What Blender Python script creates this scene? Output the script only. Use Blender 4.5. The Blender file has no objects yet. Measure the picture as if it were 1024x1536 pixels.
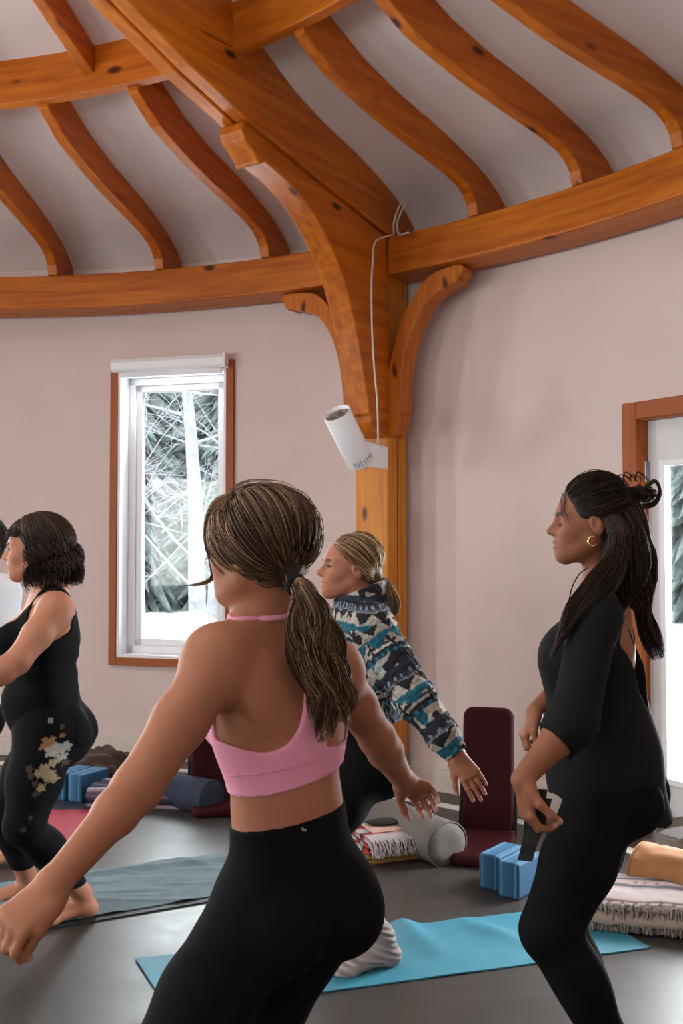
import bpy, math, random
import numpy as np
from mathutils import Vector, Matrix, noise as mnoise
random.seed(7); RNG = np.random.default_rng(7)
SC = bpy.context.scene; COL = SC.collection
H = 1.4; F = 1493.0; PITCH = math.radians(2.0)
CX, CY = -2.44, 1.76            # centre of the round room
R = math.radians

def P(px, py, Y):
    """world point at distance Y in front of the tripod, seen at photo pixel px,py (measuring aid)"""
    u = (px-512)/F; v = (768-py)/F
    d = np.array([u, math.cos(PITCH)-v*math.sin(PITCH), math.sin(PITCH)+v*math.cos(PITCH)])
    d = d*(Y/d[1]); return np.array([d[0], d[1], d[2]+H])
def PF(px, py, z=0.0):
    u = (px-512)/F; v = (768-py)/F
    d = np.array([u, math.cos(PITCH)-v*math.sin(PITCH), math.sin(PITCH)+v*math.cos(PITCH)])
    t = (z-H)/d[2]; return np.array([d[0]*t, d[1]*t, z])
def polar(r, az, z=0.0):
    a = R(az); return (CX+r*math.cos(a), CY+r*math.sin(a), z)

# ------------------------------------------------------------------ materials
def lin(r, g, b):
    f = lambda c: (c/255)/12.92 if c/255 <= .04045 else (((c/255)+.055)/1.055)**2.4
    return (f(r), f(g), f(b), 1)
class NT:
    def __init__(s, name):
        s.m = bpy.data.materials.new(name); s.m.use_nodes = True; s.t = s.m.node_tree
        s.t.nodes.clear(); s.out = s.n('ShaderNodeOutputMaterial'); s.b = s.n('ShaderNodeBsdfPrincipled')
        s.l(s.b, 0, s.out, 0)
    def n(s, k, **kw):
        x = s.t.nodes.new(k)
        for a, v in kw.items(): setattr(x, a, v)
        return x
    def l(s, a, i, b, j): s.t.links.new(a.outputs[i], b.inputs[j])
    def set(s, **kw):
        for k, v in kw.items(): s.b.inputs[k.replace('_', ' ')].default_value = v
        return s
    def ramp(s, stops, interp='LINEAR'):
        r = s.n('ShaderNodeValToRGB'); e = r.color_ramp.elements; r.color_ramp.interpolation = interp
        while len(e) < len(stops): e.new(.5)
        for q, (p, c) in zip(e, stops): q.position = p; q.color = c
        return r
    def coord(s, attr=None, scale=(1, 1, 1)):
        mp = s.n('ShaderNodeMapping'); mp.inputs['Scale'].default_value = scale
        if attr:
            a = s.n('ShaderNodeAttribute'); a.attribute_name = attr; s.l(a, 'Vector', mp, 0)
        else:
            a = s.n('ShaderNodeTexCoord'); s.l(a, 'Object', mp, 0)
        return mp
    def noise(s, mp, scale, detail=3, rough=.5, dist=0):
        x = s.n('ShaderNodeTexNoise'); x.inputs['Scale'].default_value = scale
        x.inputs['Detail'].default_value = detail; x.inputs['Roughness'].default_value = rough
        x.inputs['Distortion'].default_value = dist; s.l(mp, 0, x, 'Vector'); return x
    def bump(s, src, i, strength, dist=.01):
        b = s.n('ShaderNodeBump'); b.inputs['Strength'].default_value = strength; b.inputs['Distance'].default_value = dist
        s.l(src, i, b, 'Height'); s.l(b, 0, s.b, 'Normal'); return b

def mat_noise(name, c1, c2, scale=20, rough=.7, bump=.1, bscale=None, stretch=(1, 1, 1), bdist=.004, detail=4, attr=None, **kw):
    m = NT(name); mp = m.coord(attr, stretch); x = m.noise(mp, scale, detail)
    r = m.ramp([(.3, c1), (.7, c2)]); m.l(x, 0, r, 0); m.l(r, 0, m.b, 'Base Color'); m.set(Roughness=rough, **kw)
    if bump:
        y = m.noise(mp, bscale or scale*3, 4); m.bump(y, 0, bump, bdist)
    return m.m
def mat_attr(name, rough=.8, bscale=300, bump=.3, bdist=.002, vary=.12, **kw):
    """weave / skin-tone colour lies in the mesh attribute 'tint'; noise varies it"""
    m = NT(name); a = m.n('ShaderNodeAttribute'); a.attribute_name = 'tint'
    mp = m.coord(); x = m.noise(mp, bscale*.4, 3); hs = m.n('ShaderNodeHueSaturation')
    mr = m.n('ShaderNodeMapRange'); mr.inputs[3].default_value = 1-vary; mr.inputs[4].default_value = 1+vary
    m.l(x, 0, mr, 0); m.l(mr, 0, hs, 'Value'); m.l(a, 'Color', hs, 'Color'); m.l(hs, 0, m.b, 'Base Color')
    y = m.noise(mp, bscale, 2); m.bump(y, 0, bump, bdist); m.set(Roughness=rough, **kw); return m.m

def wood_mat(name, dark, mid, light, rough=.42):
    m = NT(name); mp = m.coord('grain', (1, 14, 14)); x = m.noise(mp, 1.6, 6, .6, .4)
    r = m.ramp([(.25, dark), (.5, mid), (.78, light)]); m.l(x, 0, r, 0)
    # knots and drying checks
    mk = m.coord('grain', (2.3, 5.5, 5.5)); v = m.n('ShaderNodeTexVoronoi'); v.inputs['Scale'].default_value = 1.0; m.l(mk, 0, v, 'Vector')
    kr = m.ramp([(.06, (0.0, 0, 0, 1)), (.13, (1, 1, 1, 1))]); m.l(v, 0, kr, 0)
    mx = m.n('ShaderNodeMix', data_type='RGBA', blend_type='MIX'); m.l(kr, 0, mx, 0)
    mx.inputs[6].default_value = (dark[0]*.22, dark[1]*.2, dark[2]*.25, 1); m.l(r, 0, mx, 7)
    ms = m.coord('grain', (1.2, 22, 22)); z = m.noise(ms, 1.5, 3, .5, .8); sr = m.ramp([(.68, (1, 1, 1, 1)), (.76, (.35, .3, .3, 1))]); m.l(z, 0, sr, 0)
    my = m.n('ShaderNodeMix', data_type='RGBA', blend_type='MULTIPLY'); my.inputs[0].default_value = 1
    m.l(mx, 2, my, 6); m.l(sr, 0, my, 7); m.l(my, 2, m.b, 'Base Color')
    m.bump(x, 0, .12, .004); m.set(Roughness=rough); m.b.inputs['Specular IOR Level'].default_value = .3
    return m.m
M = {}
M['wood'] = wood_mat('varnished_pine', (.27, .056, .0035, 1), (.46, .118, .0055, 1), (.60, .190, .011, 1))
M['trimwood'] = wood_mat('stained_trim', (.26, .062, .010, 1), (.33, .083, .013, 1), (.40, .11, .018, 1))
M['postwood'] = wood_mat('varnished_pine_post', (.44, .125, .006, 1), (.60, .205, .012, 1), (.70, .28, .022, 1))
M['wall'] = mat_noise('wall_paint', (.66, .545, .51, 1), (.69, .575, .54, 1), 3, .85, .06, 140, bdist=.002)
M['ceil'] = mat_noise('ceiling_paint', (.70, .62, .60, 1), (.74, .66, .64, 1), 2, .9, .05, 120, bdist=.002)
M['base'] = mat_noise('baseboard_paint', (.62, .54, .48, 1), (.68, .60, .54, 1), 6, .5, .03)
M['white'] = mat_noise('white_enamel', (.78, .79, .81, 1), (.84, .85, .87, 1), 8, .35, .02)
M['doorwhite'] = mat_noise('white_door_paint', (.62, .62, .64, 1), (.68, .68, .70, 1), 8, .4, .02)
M['metal'] = mat_noise('grey_metal', (.3, .3, .31, 1), (.45, .45, .46, 1), 30, .35, .05, Metallic=.9)
M['snow'] = mat_noise('snow', (.86, .89, .93, 1), (.93, .95, .97, 1), 4, .8, .3, 20)
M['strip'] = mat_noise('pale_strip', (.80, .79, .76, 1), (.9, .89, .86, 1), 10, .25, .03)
def floor_mat():
    m = NT('grey_floor'); mp = m.coord(); x = m.noise(mp, 1.3, 5, .6); r = m.ramp([(.3, (.032, .028, .025, 1)), (.7, (.054, .047, .042, 1))])
    m.l(x, 0, r, 0); m.l(r, 0, m.b, 'Base Color'); y = m.noise(mp, 7, 4, .6)
    rr = m.ramp([(.2, (.33, .33, .33, 1)), (.8, (.46, .46, .46, 1))]); m.l(y, 0, rr, 0); m.l(rr, 0, m.b, 'Roughness')
    z = m.noise(mp, 90, 2); m.bump(z, 0, .05, .002); m.b.inputs['Specular IOR Level'].default_value = .5; return m.m
M['floor'] = floor_mat()
def glass_mat():
    m = NT('window_glass'); m.t.nodes.remove(m.b); g = m.n('ShaderNodeBsdfTransparent'); g.inputs[0].default_value = (.95, .97, .97, 1)
    s = m.n('ShaderNodeBsdfGlossy'); s.inputs['Roughness'].default_value = .03; mx = m.n('ShaderNodeMixShader')
    fr = m.n('ShaderNodeFresnel'); fr.inputs[0].default_value = 1.3; m.l(fr, 0, mx, 0); m.l(g, 0, mx, 1); m.l(s, 0, mx, 2); m.l(mx, 0, m.out, 0); return m.m
M['glass'] = glass_mat()

# ------------------------------------------------------------------ mesh helpers
class MB:
    """collects vertices and faces of ONE part"""
    def __init__(s): s.v = []; s.f = []; s.g = []
    def add(s, vs, fs, gr=None):
        o = len(s.v); s.v += [tuple(map(float, p)) for p in vs]; s.f += [tuple(i+o for i in f) for f in fs]
        s.g += [tuple(map(float, p)) for p in (gr if gr is not None else vs)]; return s
    def box(s, c, size, rot=0.0, mtx=None):
        x, y, z = [q/2 for q in size]
        vs = [Vector((a*x, b*y, d*z)) for a in (-1, 1) for b in (-1, 1) for d in (-1, 1)]
        mt = mtx if mtx is not None else Matrix.Rotation(rot, 3, 'Z')
        vs = [mt @ v + Vector(c) for v in vs]
        return s.add(vs, [(0, 1, 3, 2), (4, 6, 7, 5), (0, 4, 5, 1), (2, 3, 7, 6), (0, 2, 6, 4), (1, 5, 7, 3)])
    def tube(s, pts, rad, n=8, cap=True, flat=1.0):
        pts = [Vector(p) for p in pts]; m = len(pts); vs = []; fs = []
        rad = rad if hasattr(rad, '__len__') else [rad]*m
        up = None
        for i, p in enumerate(pts):
            t = (pts[min(i+1, m-1)]-pts[max(i-1, 0)]).normalized()
            if up is None: up = t.orthogonal().normalized()
            up = (up - t*up.dot(t)).normalized(); sd = t.cross(up)
            for k in range(n):
                a = 2*math.pi*k/n; vs.append(p + (up*math.cos(a)*flat + sd*math.sin(a))*rad[i])
        for i in range(m-1):
            for k in range(n): fs.append((i*n+k, i*n+(k+1) % n, (i+1)*n+(k+1) % n, (i+1)*n+k))
        if cap: fs.append(tuple(range(n))[::-1]); fs.append(tuple((m-1)*n+k for k in range(n)))
        return s.add(vs, fs)
    def build(s, name, mat, parent=None, smooth=False, bevel=0, seg=2, sub=0, tint=None, loc=None):
        me = bpy.data.meshes.new(name); me.from_pydata(s.v, [], s.f); me.validate(); 
        a = me.attributes.new('grain', 'FLOAT_VECTOR', 'POINT')
        if len(a.data) == len(s.g): a.data.foreach_set('vector', np.array(s.g, dtype=np.float32).ravel())
        if tint is not None:
            t = me.attributes.new('tint', 'FLOAT_COLOR', 'POINT'); T = np.ones((len(s.v), 4), np.float32); T[:, :3] = tint
            t.data.foreach_set('color', T.ravel())
        o = bpy.data.objects.new(name, me); COL.objects.link(o)
        if mat: me.materials.append(M[mat] if isinstance(mat, str) else mat)
        if parent: o.parent = parent
        if smooth: me.polygons.foreach_set('use_smooth', [True]*len(me.polygons))
        if bevel:
            b = o.modifiers.new('b', 'BEVEL'); b.width = bevel; b.segments = seg; b.limit_method = 'ANGLE'; b.angle_limit = R(40)
        if sub:
            b = o.modifiers.new('s', 'SUBSURF'); b.levels = sub; b.render_levels = sub
        if loc is not None: o.location = loc
        return o
def tag(o, label=None, cat=None, group=None, kind=None):
    if label: o['label'] = label
    if cat: o['category'] = cat
    if group: o['group'] = group
    if kind: o['kind'] = kind
    return o
def empty(name, loc, rz=0.0, label=None, cat=None, group=None):
    o = bpy.data.objects.new(name, None); COL.objects.link(o); o.location = loc; o.rotation_euler = (0, 0, rz)
    o.empty_display_size = .1; return tag(o, label, cat, group)
def to_local(parent):  # meshes written in world coordinates, hung under a placed empty
    bpy.context.view_layer.update()
    for o in COL.objects:
        if o.parent == parent and o.type == 'MESH': o.matrix_parent_inverse = parent.matrix_world.inverted()
def extrude_profile(mb, prof, az, t0, t1, grain_along=True):
    """profile polygon in (r,z) at azimuth az, extruded sideways from t0 to t1"""
    a = R(az); er = Vector((math.cos(a), math.sin(a), 0)); et = Vector((-math.sin(a), math.cos(a), 0)); C = Vector((CX, CY, 0))
    n = len(prof); vs = []; gr = []
    for t in (t0, t1):
        for (r, z) in prof: vs.append(C + er*r + et*t + Vector((0, 0, z))); gr.append((r+az*1.7, z, t*1.0+az))
    fs = [tuple(range(n))[::-1], tuple(range(n, 2*n))] + [(i, (i+1) % n, n+(i+1) % n, n+i) for i in range(n)]
    return mb.add(vs, fs, gr)
LIGHT_BACK={0:65,1:70,2:68,3:48,4:24,5:16,6:12,7:26}  # powers of the lamps added at the unseen windows
# ------------------------------------------------------------------ camera, world
cam = bpy.data.cameras.new('camera'); cam.lens = 35; cam.sensor_fit = 'VERTICAL'; cam.sensor_height = 36.0; cam.sensor_width = 24
cam.lens = F*36/1536; cam.clip_start = .05
co = bpy.data.objects.new('camera', cam); COL.objects.link(co); co.location = (0, 0, H); co.rotation_euler = (R(90)+PITCH, 0, 0); SC.camera = co
W = bpy.data.worlds.new('overcast'); SC.world = W; W.use_nodes = True
wb = W.node_tree.nodes['Background']; wt = W.node_tree
tc = wt.nodes.new('ShaderNodeTexCoord'); sp = wt.nodes.new('ShaderNodeSeparateXYZ'); rp = wt.nodes.new('ShaderNodeValToRGB')
wt.links.new(tc.outputs['Generated'], sp.inputs[0]); wt.links.new(sp.outputs[2], rp.inputs[0]); wt.links.new(rp.outputs[0], wb.inputs[0])
rp.color_ramp.elements[0].position = 0; rp.color_ramp.elements[0].color = (.8, .87, .95, 1); rp.color_ramp.elements[1].position = .6; rp.color_ramp.elements[1].color = (.95, .97, 1, 1)
wb.inputs[1].default_value = 1.6
SC.view_settings.view_transform = 'Standard'; SC.view_settings.look = 'None'; SC.view_settings.gamma = 1; SC.view_settings.exposure = 0.95; SC.view_settings.use_curve_mapping = False

# ------------------------------------------------------------------ round shell
RW = 5.0; RO = 5.2
CEIL = [(5.3, 3.10), (5.0, 3.28), (4.92, 3.345), (4.82, 3.40), (4.7, 3.445), (4.55, 3.49), (4.4, 3.53), (4.05, 3.60), (3.8, 3.67), (3.6, 3.76), (3.3, 3.915), (2.5, 4.30), (1.6, 4.74), (.75, 5.16)]
def ceilz(r):
    rs = [c[0] for c in CEIL][::-1]; zs = [c[1] for c in CEIL][::-1]; return float(np.interp(r, rs, zs))
# openings: azimuth start, end, z0, z1
WIN1 = (70.15, 79.1, .665, 2.565)
DOOR = (28.3, 38.95, 0.0, 2.06)
OPEN = [WIN1, DOOR]
POSTS = [26.0, 55.9, 92.3] + [92.3+32.63*k for k in range(1, 9)]
ADDED_WIN = []  # windows out of view, added to bring light into the room
for k in range(2, 10):
    mid = 92.3+32.63*(k-2)+16.3
    w = 16.5 if k in (5, 6, 7) else 9
    ADDED_WIN.append((mid-w/2, mid+w/2, .655, 2.60))
OPEN += ADDED_WIN
def wall_piece(name, a0, a1):
    azs = sorted(set([a0, a1] + [a0+(a1-a0)*i/round((a1-a0)/3) for i in range(round((a1-a0)/3)+1)] + [a for o in OPEN for a in o[:2] if a0 < a < a1]))
    zs = sorted(set([0.0, 3.30] + [z for o in OPEN for z in o[2:] if a0 <= (o[0]+o[1])/2 <= a1]))
    mb = MB()
    na, nz = len(azs)-1, len(zs)-1
    solid = lambda i, j: 0 <= i < na and 0 <= j < nz and not any(o[0] < (azs[i]+azs[i+1])/2 < o[1] and o[2] < (zs[j]+zs[j+1])/2 < o[3] for o in OPEN)
    vid = {}
    def V(q, i, j):
        k = (q, i, j)
        if k not in vid: vid[k] = len(mb.v); mb.v.append(polar((RW, RO)[q], azs[i], zs[j])); mb.g.append(mb.v[-1])
        return vid[k]
    for i in range(na):
        for j in range(nz):
            if not solid(i, j): continue
            mb.f.append((V(0, i, j), V(0, i, j+1), V(0, i+1, j+1), V(0, i+1, j))); mb.f.append((V(1, i, j), V(1, i+1, j), V(1, i+1, j+1), V(1, i, j+1)))
            if not solid(i-1, j): mb.f.append((V(0, i, j), V(1, i, j), V(1, i, j+1), V(0, i, j+1)))
            if not solid(i+1, j): mb.f.append((V(0, i+1, j), V(0, i+1, j+1), V(1, i+1, j+1), V(1, i+1, j)))
            if not solid(i, j-1): mb.f.append((V(0, i, j), V(0, i+1, j), V(1, i+1, j), V(1, i, j)))
            if not solid(i, j+1): mb.f.append((V(0, i, j+1), V(1, i, j+1), V(1, i+1, j+1), V(0, i+1, j+1)))
    o = mb.build(name, 'wall', smooth=False); tag(o, kind='structure')
    import bmesh
    bm = bmesh.new(); bm.from_mesh(o.data); bmesh.ops.recalc_face_normals(bm, faces=bm.faces)
    for f in bm.faces: f.smooth = True
    for e in bm.edges:
        if len(e.link_faces) == 2 and e.calc_face_angle(0) > .5: e.smooth = False
    bm.to_mesh(o.data); bm.free(); return o
wall_piece('wall_back', 42, 92); wall_piece('wall_right', -60, 42); wall_piece('wall_left', 92, 190); wall_piece('wall_front', 190, 300)
fl = MB(); n = 96
fl.add([polar(RO, 360*i/n, 0) for i in range(n)] + [polar(RO, 360*i/n, -.1) for i in range(n)], [tuple(range(n)), tuple(range(2*n-1, n-1, -1))] + [(i, n+i, n+(i+1) % n, (i+1) % n) for i in range(n)])
tag(fl.build('floor', 'floor'), kind='structure')
cm = MB(); vs = []; prof = [(r, z) for r, z in CEIL] + [(r, z+.12) for r, z in CEIL[::-1]]
# finer profile
fine = [];
rr = np.linspace(5.3, .75, 70); from_c = [(float(r), ceilz(r)) for r in rr]
prof = from_c + [(r, z+.12) for r, z in from_c[::-1]]
m_ = len(prof)
for i in range(n): vs += [polar(r, 360*i/n, z) for r, z in prof]
cm.add(vs, [(i*m_+j, i*m_+(j+1) % m_, ((i+1) % n)*m_+(j+1) % m_, ((i+1) % n)*m_+j) for i in range(n) for j in range(m_)])
o = cm.build('ceiling', 'ceil', smooth=True); tag(o, kind='structure')
# glazed roof lantern over the centre
lt = MB()
for z0, z1, r0, r1 in ((5.16, 5.24, .70, .80), (5.55, 5.62, .70, .80)):
    for i in range(24):
        p = [polar(r, a, z) for r in (r0, r1) for a in (15*i, 15*i+15) for z in (z0, z1)]
        lt.add(p, [(0, 1, 3, 2), (4, 6, 7, 5), (0, 4, 5, 1), (2, 3, 7, 6), (1, 5, 7, 3), (0, 2, 6, 4)])
for i in range(8):
    c = polar(.75, 45*i, 5.4); lt.box(c, (.05, .05, .34), R(45*i))
tag(lt.build('trim_1', 'wood'), kind='structure')
gl = MB(); gl.add([polar(.78, 15*i, 5.62) for i in range(24)] + [polar(0, 0, 5.8)], [(i, (i+1) % 24, 24) for i in range(24)])
tag(gl.build('window_skylight', 'glass'), kind='structure')

def ring_piece(mb, r0, r1, z0, z1, a0, a1, step=1.5, cap=True):
    k = max(2, int(abs(a1-a0)/step)); vs = []; gr = []
    for i in range(k+1):
        a = a0+(a1-a0)*i/k
        for (r, z) in ((r0, z0), (r1, z0), (r1, z1), (r0, z1)): vs.append(polar(r, a, z)); gr.append((R(a)*r0, z, r))
    fs = [(i*4+j, i*4+(j+1) % 4, (i+1)*4+(j+1) % 4, (i+1)*4+j) for i in range(k) for j in range(4)]
    if cap: fs += [(0, 1, 2, 3)[::-1], tuple(k*4+j for j in range(4))]
    return mb.add(vs, fs, gr)
# baseboards between the openings (moulded: foot + cap bead)
for nm, a0, a1 in (('baseboard_back', 40.0, 92), ('baseboard_left', 92, 190), ('baseboard_front', 190, 300), ('baseboard_right', -60, 27.2)):
    b = MB(); ring_piece(b, RW-.018, RW+.005, 0, .125, a0, a1); ring_piece(b, RW-.012, RW+.005, .125, .15, a0, a1); ring_piece(b, RW-.022, RW+.005, .0, .02, a0, a1)
    tag(b.build(nm, 'base', bevel=.003), kind='structure')
# pale inlaid strip that follows the foot of the wall
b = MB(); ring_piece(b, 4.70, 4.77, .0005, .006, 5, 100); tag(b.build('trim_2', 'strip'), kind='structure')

# ------------------------------------------------------------------ windows
def local_frame(a0, a1, r=RW):
    p0 = Vector(polar(r, a0)); p1 = Vector(polar(r, a1)); ex = (p0-p1); w = ex.length; ex.normalize()   # ex runs to the viewer's right
    ey = Vector((0, 0, 1)).cross(ex)                                                              # outward
    mid = (p0+p1)/2
    if ey.dot(mid-Vector((CX, CY, 0))) < 0: ey = -ey
    return mid, ex, ey, w
def fbox(mb, fr, x0, x1, y0, y1, z0, z1):
    mid, ex, ey, w = fr
    vs = [mid+ex*x+ey*y+Vector((0, 0, z)) for x in (x0, x1) for y in (y0, y1) for z in (z0, z1)]
    gr = [(z if abs(z1-z0) > abs(x1-x0) else x, y, x if abs(z1-z0) > abs(x1-x0) else z) for x in (x0, x1) for y in (y0, y1) for z in (z0, z1)]
    mb.add(vs, [(0, 1, 3, 2), (4, 6, 7, 5), (0, 4, 5, 1), (2, 3, 7, 6), (0, 2, 6, 4), (1, 5, 7, 3)], gr)
def make_window(name, spec, front=False):
    a0, a1, z0, z1 = spec; fr = local_frame(a0, a1); w = fr[3]/2
    root = empty(name, fr[0]+Vector((0, 0, z0))); tag(root, kind='structure')
    t = MB(); tw = .052; yo = -.030
    fbox(t, fr, -w-tw, -w, yo, .03, z0-tw, z1+tw); fbox(t, fr, w, w+tw, yo, .03, z0-tw, z1+tw)
    fbox(t, fr, -w, w, yo, .03, z0-tw, z0); fbox(t, fr, -w, w, yo, .03, z1, z1+tw)
    t.build('window_trim', 'trimwood', root, bevel=.003)
    f = MB()
    # white jamb liner, then frame, then sash
    for (x0, x1, zz0, zz1) in ((-w, -w+.02, z0, z1), (w-.02, w, z0, z1), (-w, w, z0, z0+.02), (-w, w, z1-.02, z1)): fbox(f, fr, x0, x1, -.02, .17, zz0, zz1)
    s = .05
    for (x0, x1, zz0, zz1) in ((-w+.02, -w+.02+s, z0+.02, z1-.02), (w-.02-s, w-.02, z0+.02, z1-.02), (-w+.02, w-.02, z0+.02, z0+.02+s), (-w+.02, w-.02, z1-.02-s, z1-.02)): fbox(f, fr, x0, x1, .10, .17, zz0, zz1)
    f.build('window_frame', 'white', root, bevel=.003)
    f = MB(); q = .07; s = .045
    for (x0, x1, zz0, zz1) in ((-w+q, -w+q+s, z0+q, z1-q), (w-q-s, w-q, z0+q, z1-q), (-w+q, w-q, z0+q, z0+q+s), (-w+q, w-q, z1-q-s, z1-q)): fbox(f, fr, x0, x1, .115, .16, zz0, zz1)
    f.build('window_sash', 'white', root, bevel=.004)
    g = MB(); fbox(g, fr, -w+q+s-.005, w-q-s+.005, .135, .141, z0+q+s-.005, z1-q-s+.005); g.build('window_pane', 'glass', root)
    if front:
        l = MB(); fbox(l, fr, w*.25, w*.55, .08, .115, z0+.085, z0+.10); l.tube([fr[0]+fr[1]*(w*.4)+fr[2]*.08+Vector((0, 0, z0+.09)), fr[0]+fr[1]*(w*.15)+fr[2]*.06+Vector((0, 0, z0+.10))], .007)
        l.build('window_crank', 'white', root, smooth=False, bevel=.002)
        for sx in (-1, 1):
            l = MB(); fbox(l, fr, sx*(w-.13)-.012, sx*(w-.13)+.012, .105, .12, z1-.15, z1-.12); l.build('sash_clip', 'metal', root)
    to_local(root); return fr
FR1 = make_window('window_1', WIN1, True)
for i, s in enumerate(ADDED_WIN): make_window('window_%d' % (i+2), s)
# roller blind, rolled up in its white housing over window 1
mid, ex, ey, w = FR1
root = empty('roller_blind', mid+Vector((0, 0, 2.55)), 0, 'white roller blind rolled up across the top of the tall window', 'blind')
b = MB(); hw = w/2+.018
pr = [(-.095, 2.575), (-.10, 2.62), (-.085, 2.648), (-.03, 2.652), (-.03, 2.565), (-.08, 2.562)]
vs = [mid+ex*x+ey*y+Vector((0, 0, z)) for x in (-hw, hw-.01) for y, z in pr]; k = len(pr)
b.add(vs, [tuple(range(k))[::-1], tuple(range(k, 2*k))]+[(i, (i+1) % k, k+(i+1) % k, k+i) for i in range(k)]); b.build('blind_housing', 'white', root, bevel=.004)
b = MB(); fbox(b, FR1, -w/2+.02, w/2-.02, -.06, -.042, 2.525, 2.562); b.build('hem_bar', 'white', root, bevel=.005)
b = MB(); fbox(b, FR1, hw-.012, hw+.002, -.1, -.028, 2.56, 2.655); b.build('end_cap', 'white', root, bevel=.004)
to_local(root)

# ------------------------------------------------------------------ door with a long glass pane
frd = local_frame(DOOR[0], DOOR[1]); w = frd[3]/2; tw = .085
root = empty('door_1', frd[0]); tag(root, kind='structure')
t = MB(); fbox(t, frd, -w-tw+.03, -w+.03, -.03, .03, 0, 2.055+tw-.03); fbox(t, frd, w-.03, w+tw-.03, -.03, .03, 0, 2.055+tw-.03); fbox(t, frd, -w+.03, w-.03, -.03, .03, 2.025, 2.055+tw-.03)
t.build('door_casing', 'trimwood', root, bevel=.004)
t = MB(); fbox(t, frd, -w, -w+.035, -.0, .2, 0, 2.055); fbox(t, frd, w-.035, w, 0, .2, 0, 2.055); fbox(t, frd, -w, w, 0, .2, 2.02, 2.055); t.build('door_jamb', 'trimwood', root)
d = MB(); x0, x1 = -w+.035, w-.035; gx0, gx1 = x0+.095, x1-.095; gz0, gz1 = .28, 1.80; y0, y1 = .055, .10
fbox(d, frd, x0, gx0, y0, y1, .015, 2.02); fbox(d, frd, gx1, x1, y0, y1, .015, 2.02); fbox(d, frd, gx0, gx1, y0, y1, .015, gz0); fbox(d, frd, gx0, gx1, y0, y1, gz1, 2.02)
lf = d.build('door_leaf', 'doorwhite', root)
d = MB(); s = .022
for a in ((gx0-s, gx0+.01, gz0-s, gz1+s), (gx1-.01, gx1+s, gz0-s, gz1+s), (gx0+.01, gx1-.01, gz0-s, gz0+.01), (gx0+.01, gx1-.01, gz1-.01, gz1+s)): fbox(d, frd, a[0], a[1], y0-.014, y0+.001, a[2], a[3])
d.build('glass_moulding', 'white', root, bevel=.005)
d = MB(); fbox(d, frd, gx0, gx1, .072, .08, gz0, gz1); d.build('door_glass', 'glass', root)
for z in (1.72, 1.02, .32):
    d = MB(); fbox(d, frd, x0-.012, x0+.012, .038, .058, z, z+.10); d.tube([frd[0]+frd[1]*x0+frd[2]*.036+Vector((0, 0, z)), frd[0]+frd[1]*x0+frd[2]*.036+Vector((0, 0, z+.10))], .008); d.build('hinge', 'metal', root)
d = MB(); fbox(d, frd, x1-.07, x1-.03, y0-.02, y0, .95, 1.08); d.tube([frd[0]+frd[1]*(x1-.05)+frd[2]*(y0-.05)+Vector((0, 0, 1.0)), frd[0]+frd[1]*(x1-.17)+frd[2]*(y0-.055)+Vector((0, 0, 1.0))], .009)
d.build('door_handle', 'metal', root); to_local(root)
t = MB(); fbox(t, frd, -w, w, -.06, .2, 0.0, .014); tag(t.build('trim_3', 'metal'), kind='structure')

# ------------------------------------------------------------------ timber frame
PR_LOW = [(3.38, 3.64), (3.57, 3.54), (3.7, 3.503), (3.87, 3.46), (4.02, 3.428), (4.18, 3.40), (4.35, 3.372), (4.5, 3.345), (4.60, 3.315), (4.66, 3.28), (4.70, 3.235), (4.715, 3.172)]
def rafter_low(az, label):
    up = [(r, ceilz(r)-.001) for r in np.linspace(4.99, 3.38, 24)]
    prof = PR_LOW + [(4.99, 3.172)] + up
    b = MB(); extrude_profile(b, prof, az, -.032, .032)
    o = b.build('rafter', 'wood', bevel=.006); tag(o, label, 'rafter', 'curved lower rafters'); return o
rafter_low(83.25, 'curved pine rafter farthest left, its foot nearest the left edge of the photo')
rafter_low(74.3, 'curved pine rafter third from the main post on its left, above the white blind')
rafter_low(65.3, 'curved pine rafter landing on the ring beam directly left of the big carved brace')
rafter_low(48.2, 'curved pine rafter landing on the ring beam first to the right of the main post')
rafter_low(40.4, 'curved pine rafter second to the right of the main post')
rafter_low(33.5, 'curved pine rafter whose foot touches the right edge of the photo')
def main_rafter(az, label):
    root = empty('main_rafter', polar(4.75, az, 3.17)); tag(root, label, 'rafter')
    low = [(.85, 4.62), (2.0, 3.92), (2.66, 3.61), (3.06, 3.485), (3.47, 3.385), (4.1, 3.275), (4.75, 3.172), (4.99, 3.172)]
    prof = low + [(r, ceilz(r)-.001) for r in np.linspace(4.99, .85, 40)]
    for (t0, t1) in ((-.088, -.012), (.002, .078)):
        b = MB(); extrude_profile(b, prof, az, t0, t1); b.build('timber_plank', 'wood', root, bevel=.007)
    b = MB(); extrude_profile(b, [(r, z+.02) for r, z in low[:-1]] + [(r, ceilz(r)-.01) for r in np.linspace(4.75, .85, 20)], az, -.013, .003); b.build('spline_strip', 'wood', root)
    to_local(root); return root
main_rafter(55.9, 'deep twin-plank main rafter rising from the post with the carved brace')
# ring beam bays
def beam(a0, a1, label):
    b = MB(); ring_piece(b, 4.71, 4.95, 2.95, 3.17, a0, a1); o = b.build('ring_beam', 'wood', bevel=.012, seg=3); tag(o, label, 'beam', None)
beam(55.9+.9, 124, 'curved heavy ring beam on the left, running above the tall window to the post')
beam(-12, 55.9-.9, 'curved heavy ring beam on the right, running from the post over the door')
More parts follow.
